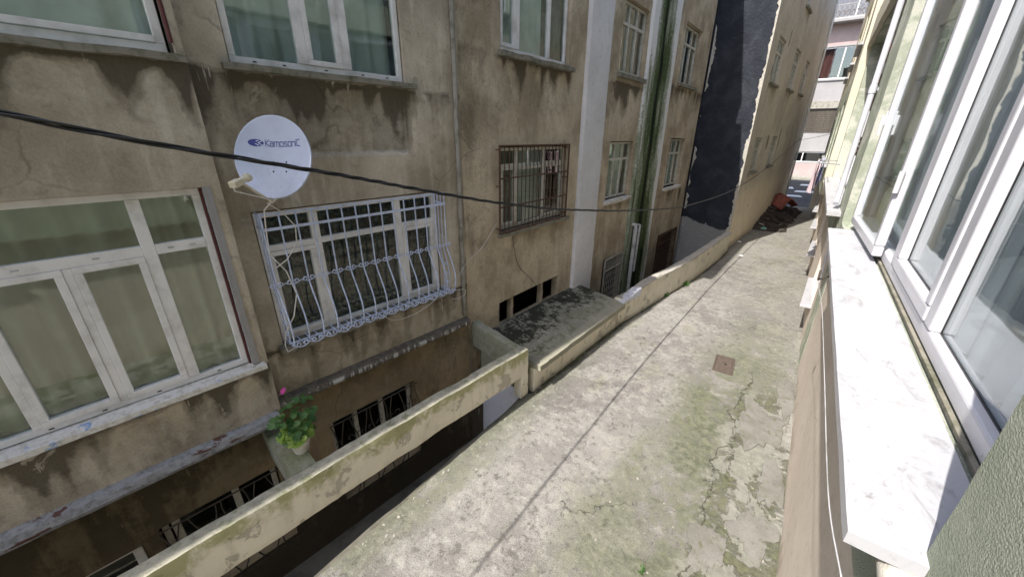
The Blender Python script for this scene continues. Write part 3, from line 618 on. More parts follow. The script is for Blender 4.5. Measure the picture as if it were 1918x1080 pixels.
# ------------------------------------------------------------------ lilac grille on the ground floor window
lg = thing('window_grille', 'pale lilac bulging wrought iron grille over the ground floor window', 'window grille', B1.w(2.55, .15, 1.75))
VG = .17
def gpath(v0=VG):
    P = []
    for t in range(8): P.append((v0, 3.235-(3.235-2.52)*t/7))
    for t in range(1, 15): a = t/14; P.append((v0+.17*math.sin(a*math.pi*.62)**1.5, 2.52-.60*a))
    for t in range(1, 7): a = t/6*math.pi*.62; P.append((v0+.155-.075*(1-math.cos(a))-.0, 1.92-.085*math.sin(a)))
    return P
nb = 15
gp = gpath(); L = MB(); L.tube([Vector((0, 0, 0))+B1.n*v + Vector((0, 0, z-1.8)) for v, z in gp], .0085, 6)
mbar = mesh('bar', L, Vector()); mbar.materials.append(M['lilac']); [setattr(p, 'use_smooth', True) for p in mbar.polygons]
S = MB()
for s in (-1, 1):
    scroll(S, Fr((0, 0), 5), s*.030, 0, .0, .026, s, 12, .006)
S.tube([B1.d*(-.075+.15*k/8)+Vector((0, 0, -.028*math.sin(math.pi*k/8)-.0)) for k in range(9)], .0055, 5)
mscr = mesh('scroll', S, Vector()); mscr.materials.append(M['lilac'])
for k in range(nb):
    u = 1.45+(3.66-1.45)*k/(nb-1); inst('bar', mbar, lg, B1.w(u, 0, 1.8))
    inst('scroll', mscr, lg, B1.w(u, VG+.012, 2.52))
    if k < nb-1: inst('scroll', mscr, lg, B1.w(u+.07, VG+.17, 1.87), scl=(1, 1, 1.2))
for u in (1.45, 3.66):
    for v0 in (.02, .09):
        q = MB(); q.tube([B1.w(u, v_, z) for v_, z in [(v0+(a-VG)*(.3+v0*4), z) for a, z in gp]], .0075, 6); obj('side_bar', q, 'lilac', lg, smooth=True)
    q = MB(); q.tube([B1.w(u, -.02, 3.1), B1.w(u, VG, 3.1)], .009, 6); obj('wall_anchor', q, 'lilac', lg)
    q2 = MB()
    for zz in (1.93, 2.06, 2.2):
        q2.tube([B1.w(u, .12+.045*(1-k/12*.7)*math.cos(k/12*5), zz+.045*(1-k/12*.7)*math.sin(k/12*5)) for k in range(13)], .006, 5)
    obj('side_scroll', q2, 'lilac', lg)
def grail(z, v1, r=.009, flat=False):
    q = MB()
    if flat: q.box(B1, 1.445, 3.67, v1-.004, v1+.004, z-.014, z+.014); q.box(B1, 1.445, 1.453, -.01, v1-.004, z-.012, z+.012); q.box(B1, 3.662, 3.67, -.01, v1-.004, z-.012, z+.012)
    else: q.tube([B1.w(1.45, .0, z), B1.w(1.45, v1, z), B1.w(3.66, v1, z), B1.w(3.66, .0, z)], r, 6)
    obj('rail', q, 'lilac', lg)
grail(3.09, VG+.013, flat=True); grail(3.235, VG); grail(1.84, VG+.02); grail(1.80, VG-.06, .008)
q2 = MB()
for k in range(24): a = 1.47+2.17*k/23; q2.box(B1, a-.006, a+.006, .02, .29, 1.818, 1.826)
obj('bottom_grid', q2, 'lilac', lg)
# ------------------------------------------------------------------ satellite dish
dc = B1.w(1.60, .44, 3.765); nd = Vector((.60, -.735, .31)).normalized()
dx = Vector((0, 0, 1)).cross(nd).normalized(); dy = nd.cross(dx)      # dx: to the right seen from in front
dish = thing('satellite_dish', 'pale blue white satellite dish with navy lettering on the taupe wall', 'satellite dish', B1.w(1.6, .1, 3.3))
RX, RY, DP = .325, .352, .065
def dpt(a, b, off=0.): # a, b in unit ellipse coordinates
    return dc + dx*(a*RX) + dy*(b*RY) + nd*(DP*(a*a+b*b)-DP*.6+off)
mb = MB(); N = 48; rings = []
for r in [0, .15, .3, .45, .6, .75, .88, .97, 1.0]:
    rings.append([mb.vert(dpt(r*math.cos(2*math.pi*i/N), r*math.sin(2*math.pi*i/N))) for i in range(N)])
rings.append([mb.vert(dpt(1.025*math.cos(2*math.pi*i/N), 1.025*math.sin(2*math.pi*i/N), -.004)) for i in range(N)])
rings.append([mb.vert(dpt(1.03*math.cos(2*math.pi*i/N), 1.03*math.sin(2*math.pi*i/N), -.022)) for i in range(N)])
rings.append([mb.vert(dpt(1.0*math.cos(2*math.pi*i/N), 1.0*math.sin(2*math.pi*i/N), -.022)) for i in range(N)])
rings.append([mb.vert(dpt(.9*math.cos(2*math.pi*i/N), .9*math.sin(2*math.pi*i/N), -.008)) for i in range(N)]); rings.append([mb.vert(dpt(.4*math.cos(2*math.pi*i/N), .4*math.sin(2*math.pi*i/N), -.006)) for i in range(N)])
for a, b in zip(rings, rings[1:]):
    for i in range(N): j = (i+1) % N; mb.f.append([a[i], a[j], b[j], b[i]])
refl = obj('reflector', mb, 'dish', dish, smooth=40)
ST = {'K': [[(0, 0), (0, 1)], [(.75, 1), (.02, .5), (.8, 0)]], 'a': [[(.05, .72), (.7, .72), (.78, .64), (.78, 0)], [(.78, .4), (.1, .4), (.02, .3), (.02, .08), (.1, 0), (.78, 0)]],
      'm': [[(0, 0), (0, .72), (1.05, .72), (1.13, .62), (1.13, 0)], [(.56, .72), (.56, 0)]], 'o': [[(.1, 0), (.02, .08), (.02, .64), (.1, .72), (.7, .72), (.78, .64), (.78, .08), (.7, 0), (.1, 0)]],
      's': [[(.76, .72), (.1, .72), (.03, .64), (.03, .44), (.1, .37), (.68, .37), (.76, .3), (.76, .08), (.68, 0), (.02, 0)]], 'n': [[(0, 0), (0, .72), (.68, .72), (.77, .64), (.77, 0)]],
      'i': [[(0, 0), (0, .72)], [(0, .92), (0, 1.0)]], 'c': [[(.75, .98), (.1, .98), (.02, .88), (.02, .08), (.1, 0), (.75, 0)]]}
def ribbon(mb, pts, wd, f):
    for (x0, y0), (x1, y1) in zip(pts, pts[1:]):
        L_ = math.hypot(x1-x0, y1-y0) or 1; ux, uy = (x1-x0)/L_, (y1-y0)/L_; nx_, ny_ = -uy*wd/2, ux*wd/2; e = wd*.45
        q = [(x0-ux*e+nx_, y0-uy*e+ny_), (x1+ux*e+nx_, y1+uy*e+ny_), (x1+ux*e-nx_, y1+uy*e-ny_), (x0-ux*e-nx_, y0-uy*e-ny_)]
        mb.f.append([mb.vert(f(*p)) for p in q])
def onface(x, y, off=.002): return dpt(x/RX, y/RY, off)
mb = MB(); xx = -.085; hh = .052; k_ = 0
for ch, adv in zip('Kamosonic', (.95, 1.0, 1.35, 1.0, 1.0, 1.0, 1.0, .28, .9)):
    for stroke in ST[ch]: ribbon(mb, stroke, .15, lambda a, b: onface(xx+a*hh*.72, .106+b*hh, .0016+.00002*(len(mb.f) % 7)))
    xx += adv*hh*.72
obj('lettering', mb, 'navy_print', refl)
mb = MB()
def lens(cx, cy, a, b, off, n=22): mb.f.append([mb.vert(onface(cx+a*math.cos(2*math.pi*i/n), cy+b*math.sin(2*math.pi*i/n), off)) for i in range(n)])
lens(-.162, .132, .062, .031, .0018); obj('logo', mb, 'navy_print', refl)
mb = MB()
for cx in (-.168, -.133):
    o_ = [(cx+.022, .132+.024), (cx-.018, .132), (cx+.022, .132-.024), (cx+.034, .132-.022), (cx-.002, .132), (cx+.034, .132+.022)]; mb.f.append([mb.vert(onface(a, b, .0032)) for a, b in (o_[0], o_[1], o_[4], o_[5])]); mb.f.append([mb.vert(onface(a, b, .0032)) for a, b in (o_[1], o_[2], o_[3], o_[4])])
obj('logo_chevrons', mb, 'dish', refl)
for a, b in ((-.03, -.03), (.085, -.03), (-.03, -.115), (.085, -.115)):
    mb = MB(); mb.lathe(onface(a, b, 0), [(.0, .005), (.006, .005), (.0085, .0)], 10, nd); obj('bolt', mb, 'dark', refl)
lnb_p = dc + nd*.31 - dy*.27 - dx*.10
mb = MB(); mb.tube([dpt(0, -1.02, -.03), dc+nd*.05-dy*.40, lnb_p-dy*.02-nd*.05], .010, 8); obj('feed_arm', mb, 'lnb', dish, smooth=40)
ld = (dpt(0, -.1)-lnb_p).normalized(); mb = MB(); mb.lathe(lnb_p, [(0, -.015), (.024, -.015), (.024, .05), (.033, .055), (.033, .09), (.026, .098), (0, .098)], 16, ld); lb = obj('feed_horn', mb, 'lnb', dish, smooth=40)
mb = MB(); q = lnb_p-ld*.03; a1 = dx; a2 = ld.cross(dx)
mb.hexa([q+a1*s*.03+a2*t*.026-ld*.06 for s, t in ((-1, -1), (1, -1), (1, 1), (-1, 1))], [q+a1*s*.03+a2*t*.026+ld*.02 for s, t in ((-1, -1), (1, -1), (1, 1), (-1, 1))]); obj('converter_box', mb, 'lnb', dish, bevel=.006)
mb = MB(); mb.tube([dc-nd*.06-dy*.02, dc-nd*.13-dy*.06, Vector((dc.x, dc.y, dc.z-.12))-nd*.16, B1.w(1.66, .14, 3.6), B1.w(1.66, 0, 3.6)], .02, 8); obj('mount', mb, 'galv', dish, smooth=40)
mb = MB(); mb.box(B1, 1.56, 1.76, -.0, .012, 3.5, 3.7); obj('wall_plate', mb, 'galv', dish)
mb = MB(); q0 = lnb_p-ld*.08
mb.tube([q0, q0-Vector((0, 0, .05)), dpt(.02, -1.06, .02)-Vector((0, 0, .01)), B1.w(1.5, .30, 3.36), B1.w(1.62, .26, 3.26), B1.w(1.72, .24, 3.1), B1.w(1.70, .235, 2.92), B1.w(1.58, .24, 2.78), B1.w(1.47, .24, 2.72)], .006, 6); tag(obj('coaxial_cable', mb, 'white_cable', None, smooth=True), 'white coaxial cable looping from the dish over the lilac grille', 'cable')
mb = MB(); mb.tube([dpt(.0, -1.05, .0), B1.w(1.47, .28, 3.3), B1.w(1.46, .22, 3.1), B1.w(1.45, .2, 2.85), B1.w(1.55, .235, 2.66), B1.w(1.58, .30, 2.42), B1.w(1.50, .33, 2.2), B1.w(1.41, .24, 2.0), B1.w(1.39, .2, 1.85), B1.w(1.40, .2, 1.76), B1.w(1.47, .24, 1.80)], .006, 6); tag(obj('coaxial_cable', mb, 'white_cable', None, smooth=True), 'white cable hanging down left side of the lilac grille to the sill', 'cable')
mb = MB(); mb.tube([B1.w(2.6, .15, 1.74), B1.w(2.68, .16, 1.66), B1.w(2.85, .16, 1.62), B1.w(3.05, .17, 1.63), B1.w(3.25, .2, 1.70), B1.w(3.4, .2, 1.76)], .005, 6); tag(obj('loose_cable', mb, 'white_cable', None, smooth=True), 'thin white cable sagging below the sill of the lilac grille', 'cable')

# ================================================================== areaway parapet, slab, low wall
ap = thing('concrete_parapet', 'peeling cream concrete parapet bridging the basement pit beside the lane', 'parapet', B1.w(2.5, 1.05, .4))
def wob(p, q): return p + Vector((0, 0, .012*ns(q[0]*1.7, 3)))
obj('front_beam', rbox(MB(), B1, -7, 4.42, .96, 1.135, .40, .87, .06, .012, .03, 2.5, wob), 'beam', ap, smooth=45)
obj('cross_beam', rbox(MB(), B1, 1.0, 1.235, -.02, .975, .42, .86, .06, .012, .025, 3), 'mossconc', ap, smooth=45)
def lift(p, q): return p + Vector((0, 0, .14*max(0, (1.0-q[1])/1.0)**1.2))
obj('cross_beam', rbox(MB(), B1, 4.235, 4.40, -.02, .975, .40, .862, .06, .010, .025, 3, lift), 'mossconc', ap, smooth=45)
obj('post', rbox(MB(), B1, 4.25, 4.425, .965, 1.128, -.03, .41, .06, .008, .02), 'beam', ap, smooth=45)
# flat roof slab over the next basement bay
B2 = Fr(tuple(B1.w(4.15, 0, 0))[:2], 2)
sr = thing('slab_roof', 'low blackened concrete slab roof against the ochre wall beside the lane', 'slab roof', (-3.4, 6.0, 0))
def quadblock(c, zt, zb, step, amp, fq=3):
    # c: four plan corners (near inner, near outer, far outer, far inner), zt tops at them
    mb = MB(); nu = int(((Vector(c[3])-Vector(c[0])).length)/step); nv = int(((Vector(c[1])-Vector(c[0])).length)/step)
    def P(i, j, top):
        s, t = i/nu, j/nv; a = Vector(c[0])*(1-s)*(1-t)+Vector(c[1])*(1-s)*t+Vector(c[2])*s*t+Vector(c[3])*s*(1-t)
        z = (zt[0]*(1-s)*(1-t)+zt[1]*(1-s)*t+zt[2]*s*t+zt[3]*s*(1-t)) if top else zb
        edge = 1 if (j in (0, nv) or i in (0, nu)) else 0
        if top and edge: z -= .012
        p = Vector((a.x, a.y, z)); return p+Vector((ns(p.x*fq, p.y*fq, p.z*fq), ns(p.x*fq+9, p.y*fq, p.z*fq), .7*ns(p.x*fq, p.y*fq+7, p.z*fq)))*amp+Vector((ns(p.x*13, p.y*13, p.z), ns(p.x*13+9, p.y*13, 0), ns(p.x*13, p.y*13+7, 0)))*amp*.5
    top = [[mb.vert(P(i, j, 1)) for j in range(nv+1)] for i in range(nu+1)]; bot = [[mb.vert(P(i, j, 0)) for j in range(nv+1)] for i in range(nu+1)]
    for i in range(nu):
        for j in range(nv): mb.f.append([top[i][j], top[i+1][j], top[i+1][j+1], top[i][j+1]]); mb.f.append([bot[i][j], bot[i][j+1], bot[i+1][j+1], bot[i+1][j]])
    for i in range(nu):
        for j in (0, nv): mb.f.append([top[i][j], top[i+1][j], bot[i+1][j], bot[i][j]])
    for j in range(nv):
        for i in (0, nu): mb.f.append([top[i][j], top[i][j+1], bot[i][j+1], bot[i][j]])
    return mb
n2 = B2.w(.22, .0, 0); f2 = B2.w(3.62, .0, 0)
obj('slab', quadblock([(n2.x, 4.44), (-2.785, 4.46), (-2.635, 7.68), (f2.x+.0, 7.80)], [.68, .505, .53, .66], .40, .07, .012), 'slab', sr, smooth=40)
obj('front_wall', rbox(MB(), Fr((-2.895, 4.46), 3.15), .0, 3.24, -.19, 0, -.08, .41, .07, .012, .02), 'beam', sr, smooth=45)
obj('end_wall', rbox(MB(), WORLD, 4.44, 4.60, -4.12, -3.0, -1.5, -.12, .1, .01, .02), 'pale_wash', sr, smooth=45); obj('end_beam', rbox(MB(), WORLD, 4.43, 4.60, -4.12, -2.98, -.115, .41, .08, .012, .02), 'mossconc', sr, smooth=45)
obj('end_wall', rbox(MB(), WORLD, 7.50, 7.66, -3.92, -2.95, -1.5, .40, .1, .01, .02), 'pit', sr, smooth=45)
# curving low parapet wall further up the lane
pw = thing('parapet_wall', 'low curving cream plastered wall along left side of the lane with chipped white top', 'wall', (-2.3, 11.5, 0))
def sweep(path, prof, step, amp, zf):
    mb = MB(); pts = []; P_ = [Vector((a, b, 0)) for a, b in path]
    for a, b in zip(P_, P_[1:]):
        n = max(1, int((b-a).length/step)); pts += [a.lerp(b, i/n) for i in range(n)]
    pts.append(P_[-1]); mlen = len(prof)
    # smooth the plan
    for _ in range(12): pts = [pts[0]]+[(pts[i-1]+pts[i]*2+pts[i+1])/4 for i in range(1, len(pts)-1)]+[pts[-1]]
    for i, p in enumerate(pts):
        t = (pts[min(i+1, len(pts)-1)]-pts[max(i-1, 0)]).normalized(); nn = Vector((t.y, -t.x, 0))
        for k, (o, z) in enumerate(prof):
            zz = z*zf(p.y) if z > .3 else z
            q = p+nn*(o+amp*ns(p.y*2.5, k*.7, z*3)+amp*.5*ns(p.y*9, k, 3)); mb.vert((q.x, q.y, zz+amp*ns(p.y*3, k*.3, 5)))
    for i in range(len(pts)-1):
        for k in range(mlen): j = (k+1) % mlen; a = i*mlen; mb.f.append([a+k, a+j, a+mlen+j, a+mlen+k])
    mb.f.append(list(range(mlen))); mb.f.append(list(range((len(pts)-1)*mlen, len(pts)*mlen)))
    return mb
zf = lambda y: 1.0+.10*sm(8, 9.2, y)+.12*sm(10, 12.5, y)-.1*sm(14, 16, y)
pr = [(0, -.1), (0, .12), (-.005, .25), (0, .38), (0, .50), (.004, .60), (-.05, .615), (-.12, .615), (-.19, .60), (-.19, .3), (-.19, 0), (-.19, -1.5), (-.06, -1.5)]
obj('wall', sweep(PAR, pr, .1, .012, zf), 'beam', pw, smooth=45)
cp = [(.006, .585), (.01, .612), (-.03, .640), (-.1, .648), (-.17, .636), (-.196, .605), (-.196, .58)]
obj('coping', sweep([(a+.0, b) for a, b in PAR[1:]], cp, .06, .014, zf), 'mortar', pw, smooth=45)
mb = MB()
for k in range(5): rbox(mb, Fr((-2.77+.022*k, 7.66+.14*k), 10), -.02, .17, -.05, .13, .5, .60+.03*k+.02*rnd.random(), .04, .022, .03, 7)
obj('plaster_lumps', mb, 'pale_wash', pw, smooth=50)
# ------------------------------------------------------------------ geranium
pc = B1.w(1.19, .70, .865)
ge = thing('potted_geranium', 'geranium with one pink flower in white pot on the concrete parapet', 'potted plant', pc)
mb = MB(); mb.lathe(pc, [(0, 0), (.068, 0), (.074, .01), (.098, .15), (.108, .15), (.110, .172), (.100, .174), (.094, .15), (0, .145)], 28); ptt = obj('pot', mb, 'pot', ge, smooth=40)
mb = MB(); mb.lathe(pc, [(.0, .152), (.05, .156), (.094, .150)], 16); obj('soil', mb, 'soil', ge, smooth=True)
def leafmesh(nm, mat, lobes=7):
    mb = MB(); c = mb.vert((0, 0, -.12)); n = 21; ring = []
    for i in range(n+1):
        a = -math.pi*.93+2*math.pi*.93*i/n; r = 1+.11*math.cos(a*lobes); ring.append(mb.vert((r*math.cos(a), r*math.sin(a), .10*math.cos(a*lobes)+.12*math.cos(2*a))))
    mid = [mb.vert((.5*mb.v[i][0], .5*mb.v[i][1], .02)) for i in ring]
    for i in range(n): mb.f.append([c, mid[i], mid[i+1]]); mb.f.append([mid[i], ring[i], ring[i+1], mid[i+1]])
    me = mesh(nm, mb, Vector()); me.materials.append(M[mat]); [setattr(p, 'use_smooth', True) for p in me.polygons]; return me
lm, ly = leafmesh('leaf', 'leaf'), leafmesh('leaf', 'leaf_y')
soilp = pc+Vector((0, 0, .15)); stems = []
for a, ln, lean in ((.6, .46, .22), (1.9, .40, .30), (2.9, .50, .16), (3.9, .38, .32), (5.0, .42, .24), (5.7, .30, .4), (.1, .26, .42), (4.5, .2, .45)):
    lean *= 1.45; d = Vector((math.cos(a)*lean, math.sin(a)*lean, 1)).normalized(); st_ = [soilp + d*ln*t + Vector((0, 0, -.10*lean*t*t)) + Vector((ns(t*3, a), ns(t*3, a+4), 0))*.03*t for t in [k/8 for k in range(9)]]
    mb = MB(); mb.tube(st_, [.007-.004*k/8 for k in range(9)], 5); obj('stem', mb, 'stem', ge, smooth=True); stems.append(st_)
for si, st_ in enumerate(stems):
    for k in range(17):
        t = .2+.8*rnd.random(); p = st_[int(t*8)]; a = rnd.random()*6.28; d = Vector((math.cos(a), math.sin(a), .15+.4*rnd.random())).normalized(); ln = .06+.09*rnd.random(); q = p+d*ln
        yellow_leaf = (q.z-pc.z) < .32 and rnd.random() < .85  # most low leaves take the brighter yellow-green
        ez = (d*.5+Vector((.35*rnd.random()+.15, -.25+.3*rnd.random(), .9))).normalized(); rot = ez.to_track_quat('Z', 'Y').to_euler(); s = (.023+.019*rnd.random())*(1.15 if yellow_leaf else 1)
        lf = inst('leaf', ly if yellow_leaf else lm, ge, q, rot, (s, s, s))
        if k % 2 == 0: mb = MB(); mb.tube([p, p+d*ln*.5+Vector((0, 0, .008)), q], .002, 4); obj('leaf_stalk', mb, 'stem', ge)
top = stems[2][-1]; fl = top+Vector((.02, -.03, .10)); mb = MB(); mb.tube([stems[2][6], top+Vector((.0, -.01, .04)), fl], .0028, 5); obj('flower_stalk', mb, 'stem', ge)
mb = MB(); lf = []
for i in range(5):
    a = i*1.257; c = mb.vert((0, 0, -.2)); ring = [mb.vert((math.cos(a+b)*r, math.sin(a+b)*r, z)) for b, r, z in ((-.5, .55, .1), (-.35, .95, .3), (0, 1.1, .35), (.35, .95, .3), (.5, .55, .1))]
    for x, y in zip(ring, ring[1:]): mb.f.append([c, x, y])
pm_ = mesh('flower', mb, Vector()); pm_.materials.append(M['petal'])
for o_ in ((0, 0, 0), (.018, -.01, .006), (-.012, .012, .008), (.006, -.02, -.012)): inst('flower', pm_, ge, fl+Vector(o_), (.6+o_[0]*20, .5+o_[1]*20, o_[2]*90), (.022, .022, .022))

# ================================================================== B2: ochre building with white pilaster
b2 = thing('apartment_building', 'ochre roughcast building with white pilaster and rusty window grille beside the slab roof', 'building', B2.w(3.5, 0, -1.5))
def sf2(u, z):
    s = .05+1.25*runs(u, z, 5.08, .6, 1.9)*(1 if (.7 < u < 2.8 or 4.7 < u < 6.3) else .3)+.7*runs(u, z, 2.36, .5, 4.4)*(1 if u < 3.1 or u > 4.6 else 0)+.55*sm(.75, .15, u)*(.4+max(0, ns(u*2, z*.6, 6)))
    s += .55*max(0, ns(u*.7, z*.55, 2)+.1)*sm(3.7, 4.6, z)*sm(5.6, 4.9, z) + .6*sm(1.0, -.5, z)+.35*sm(1.6, .6, z)*max(0, ns(u*3, z*3, 1)) + .3*sm(6, 6.6, u)
    return s*(.55 if 1.0 < z < 2.4 and u < 3.2 else 1)
wall('wall', B2, 'b2', b2, .0, 6.26, -1.5, 10.4, holes=[(.84, 2.90, 2.40, 3.80), (.86, 2.76, 5.12, 6.85), (4.74, 6.12, 2.48, 3.86), (4.82, 6.20, 5.25, 6.66), (.80, 2.78, .60, 1.11), (5.0, 6.22, -1.4, .92)], step=.085, sf=sf2, dep=.16, amp=.012)
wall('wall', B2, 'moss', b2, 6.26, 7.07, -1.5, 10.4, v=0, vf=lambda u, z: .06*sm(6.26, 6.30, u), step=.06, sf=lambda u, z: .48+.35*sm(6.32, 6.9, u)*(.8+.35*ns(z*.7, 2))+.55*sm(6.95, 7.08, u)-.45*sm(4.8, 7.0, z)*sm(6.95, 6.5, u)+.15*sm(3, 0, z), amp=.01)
obj('pilaster', rbox(MB(), B2, 3.32, 4.20, -.02, .10, -1.5, 10.4, .16, .008, .03), 'pil', b2, smooth=45)
mb = MB(); mb.box(B2, .02, 7.08, -3.2, -3.05, -1.5, 10.35); mb.box(B2, -.06, .02, -3.05, -.03, -1.5, 10.35); mb.box(B2, 6.96, 7.08, -3.05, .04, -1.5, 10.35)
for zz in (1.3, 4.3, 7.1): mb.box(B2, .02, 6.96, -3.05, -.2, zz, zz+.15)
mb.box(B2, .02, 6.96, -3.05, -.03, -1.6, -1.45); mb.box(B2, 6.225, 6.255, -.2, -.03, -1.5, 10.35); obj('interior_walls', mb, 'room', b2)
obj('roof', rbox(MB(), B2, -.06, 7.09, -3.3, .22, 10.4, 10.58, .5, .01, .02), 'conc', b2, smooth=40)
mb = MB()
for zz in [7.46+.0]: mb.box(B2, -.05, -.005, -3.2, .0, 7.3, 10.4)
obj('gable_wall', mb, 'b2', b2)
for u in (1.22, 2.22): obj('vent_post', rbox(MB(), B2, u-.035, u+.035, -.14, -.03, .58, 1.125, .05, .008, .01), 'b2', b2, smooth=45)
wa = pvc(b2, B2, (.88, 2.86, 2.44, 3.78), -.07, mull=[(1.36, .06, 2.49, 3.73), (2.16, .05, 2.49, 3.73)], trans=[(3.5, .05, .93, 1.33), (3.44, .05, 1.39, 2.135), (3.5, .05, 2.185, 2.81)],
    panes=[(.935, 1.33, 3.525, 3.725), (1.39, 2.135, 3.465, 3.725), (2.185, 2.81, 3.525, 3.725), (.935, 1.33, 2.495, 3.475, 1), (1.39, 2.135, 2.495, 3.415), (2.185, 2.81, 2.495, 3.475, 1)], mat='oldpaint', b=.05)
sill(wa, B2, .76, 2.98, -.1, .09, 2.34, 2.41, 'sill_dirty', .012)
wb = pvc(b2, B2, (.88, 2.74, 5.14, 6.83), -.07, mull=[(1.34, .1, 5.2, 6.77), (2.19, .07, 5.2, 6.77)], panes=[(.935, 1.29, 5.195, 6.77, 1), (1.39, 2.155, 5.195, 6.77), (2.225, 2.685, 5.195, 6.77)])
sill(wb, B2, .80, 2.84, -.1, .10, 5.04, 5.115, 'sill_dirty', .02)
def oldwin(b, fr, u0, u1, z0, z1, vv=-.09, mat='oldpaint', step=1):
    d = (u1-u0-.08)/3; zt = z0+(z1-z0)*.70
    ms = [(u0+.04+d, .045, z0+.04, z1-.04), (u0+.04+2*d, .045, z0+.04, z1-.04)]; tr = [(zt, .06, u0+.04, u0+.0175+d), (zt, .06, u0+.0625+d, u0+.0175+2*d), (zt, .06, u0+.0625+2*d, u1-.04)]; ps = []
    for k in range(3):
        a = u0+.04+d*k+(.0225 if k else 0); c = u0+.04+d*(k+1)-(.0225 if k < 2 else 0); ps.append((a, c, zt+.03, z1-.045)); ps.append((a, c, z0+.045, zt-.03))
    wn = pvc(b, fr, (u0, u1, z0, z1), vv, mull=ms, trans=tr, panes=ps, mat=mat, b=.045, bev=.003)
    sill(wn, fr, u0-.1, u1+.1, -.06, .08, z0-.12, z0-.03, 'sill_dirty' if z0 > 4 else 'sill_paint', .012); return wn
oldwin(b2, B2, 4.76, 6.10, 2.52, 3.84); oldwin(b2, B2, 4.84, 6.18, 5.30, 6.64)
b4 = thing('apartment_building', 'narrow ochre building with mossy white edge strip next to the navy wall', 'building', B2.w(9.3, 0, -1.5))
def sf4(u, z): return .1+.8*runs(u, z, 5.35, .7, 1.1)+.7*runs(u, z, 2.3, .7, 4.1)+.5*sm(.9, -.6, z)+.4*max(0, ns(u*.8, z*.5, 9))
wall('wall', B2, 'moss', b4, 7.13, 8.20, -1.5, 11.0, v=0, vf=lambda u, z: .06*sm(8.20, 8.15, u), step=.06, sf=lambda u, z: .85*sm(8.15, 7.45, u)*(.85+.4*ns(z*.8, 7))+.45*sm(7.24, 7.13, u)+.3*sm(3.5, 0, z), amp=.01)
wall('wall', B2, 'b2', b4, 8.20, 11.48, -1.5, 11.0, holes=[(8.95, 10.48, 2.36, 3.93), (8.85, 10.42, 5.42, 6.98), (9.15, 11.2, -1.4, .80)], step=.12, sf=sf4, dep=.16)
mb = MB(); mb.box(B2, 7.14, 11.5, -3.2, -3.05, -1.5, 10.95); mb.box(B2, 7.13, 7.25, -3.05, .04, -1.5, 10.95); mb.box(B2, 11.40, 11.5, -3.05, -.02, -1.5, 10.95); mb.box(B2, 8.15, 8.19, -.2, -.03, -1.5, 10.95)
for zz in (-1.6, 1.3, 4.3, 7.1): mb.box(B2, 7.25, 11.40, -3.05, -.2, zz, zz+.15)
obj('interior_walls', mb, 'room', b4)
obj('roof', rbox(MB(), B2, 7.1, 11.5, -3.3, .10, 11.0, 11.2, .5, .01, .02), 'conc', b4, smooth=40)
oldwin(b4, B2, 8.98, 10.45, 2.44, 3.90, -.12); oldwin(b4, B2, 8.88, 10.40, 5.48, 6.95, -.12)
mb = MB(); mb.box(B2, 7.06, 7.14, -.3, -.02, -1.5, 10.35); obj('joint_filler', mb, 'dark', b4)
curtain('curtain', B2, .92, 1.45, 2.46, 3.76, -.24, 'c_grey', 'grey net curtain at left side behind the rusty grille', .02, .13)
curtain('curtain', B2, 1.45, 2.3, 2.46, 3.76, -.27, 'c_pale', 'pale curtain in the middle of the window behind the rusty grille', .02, .15)
curtain('curtain', B2, .9, 2.2, 5.16, 6.8, -.26, 'c_pale', 'pale green curtain in the wide upper window of the ochre building', .03, .16)
curtain('curtain', B2, 4.78, 6.1, 2.54, 3.82, -.26, 'c_pale', 'pale net curtain in lower window right of the white pilaster', .02, .2)
curtain('curtain', B2, 4.86, 5.4, 5.32, 6.62, -.26, 'c_grey', 'grey curtain in upper window right of the white pilaster', .02, .2)
curtain('curtain', B2, 9.6, 10.4, 2.46, 3.88, -.3, 'c_pale', 'pale curtain in lower window next to the navy wall', .02, .2)
curtain('curtain', B2, 8.9, 9.5, 5.5, 6.93, -.3, 'c_grey', 'grey curtain in upper window next to the navy wall', .02, .2)
# rusty straight bar grille
rg = thing('window_grille', 'rusty brown iron grille of straight bars on the ochre wall', 'window grille', B2.w(1.78, .07, 2.4))
bm = MB(); bm.box(Fr((0, 0), 2), -.006, .006, -.006, .006, 0, 1.40); me = mesh('bar', bm, Vector()); me.materials.append(M['rust'])
for k in range(19): inst('bar', me, rg, B2.w(.76+(2.80-.76)*k/18, .075, 2.42))
for zz in (2.425, 2.86, 3.32, 3.815): mb = MB(); mb.box(B2, .745, 2.815, .062, .088, zz-.011, zz+.011) if zz in (2.425, 3.815) else mb.box(B2, .745, 2.815, .081, .091, zz-.012, zz+.012); obj('rail', mb, 'rust', rg)
for u in (.745, 2.815):
    mb = MB(); mb.box(B2, u-.009, u+.009, .064, .092, 2.413, 3.827); obj('stile', mb, 'rust', rg)
    for zz in (2.5, 3.2, 3.76): mb = MB(); mb.box(B2, u-.006, u+.006, -.06, .064, zz-.008, zz+.008); obj('wall_anchor', mb, 'rust', rg)
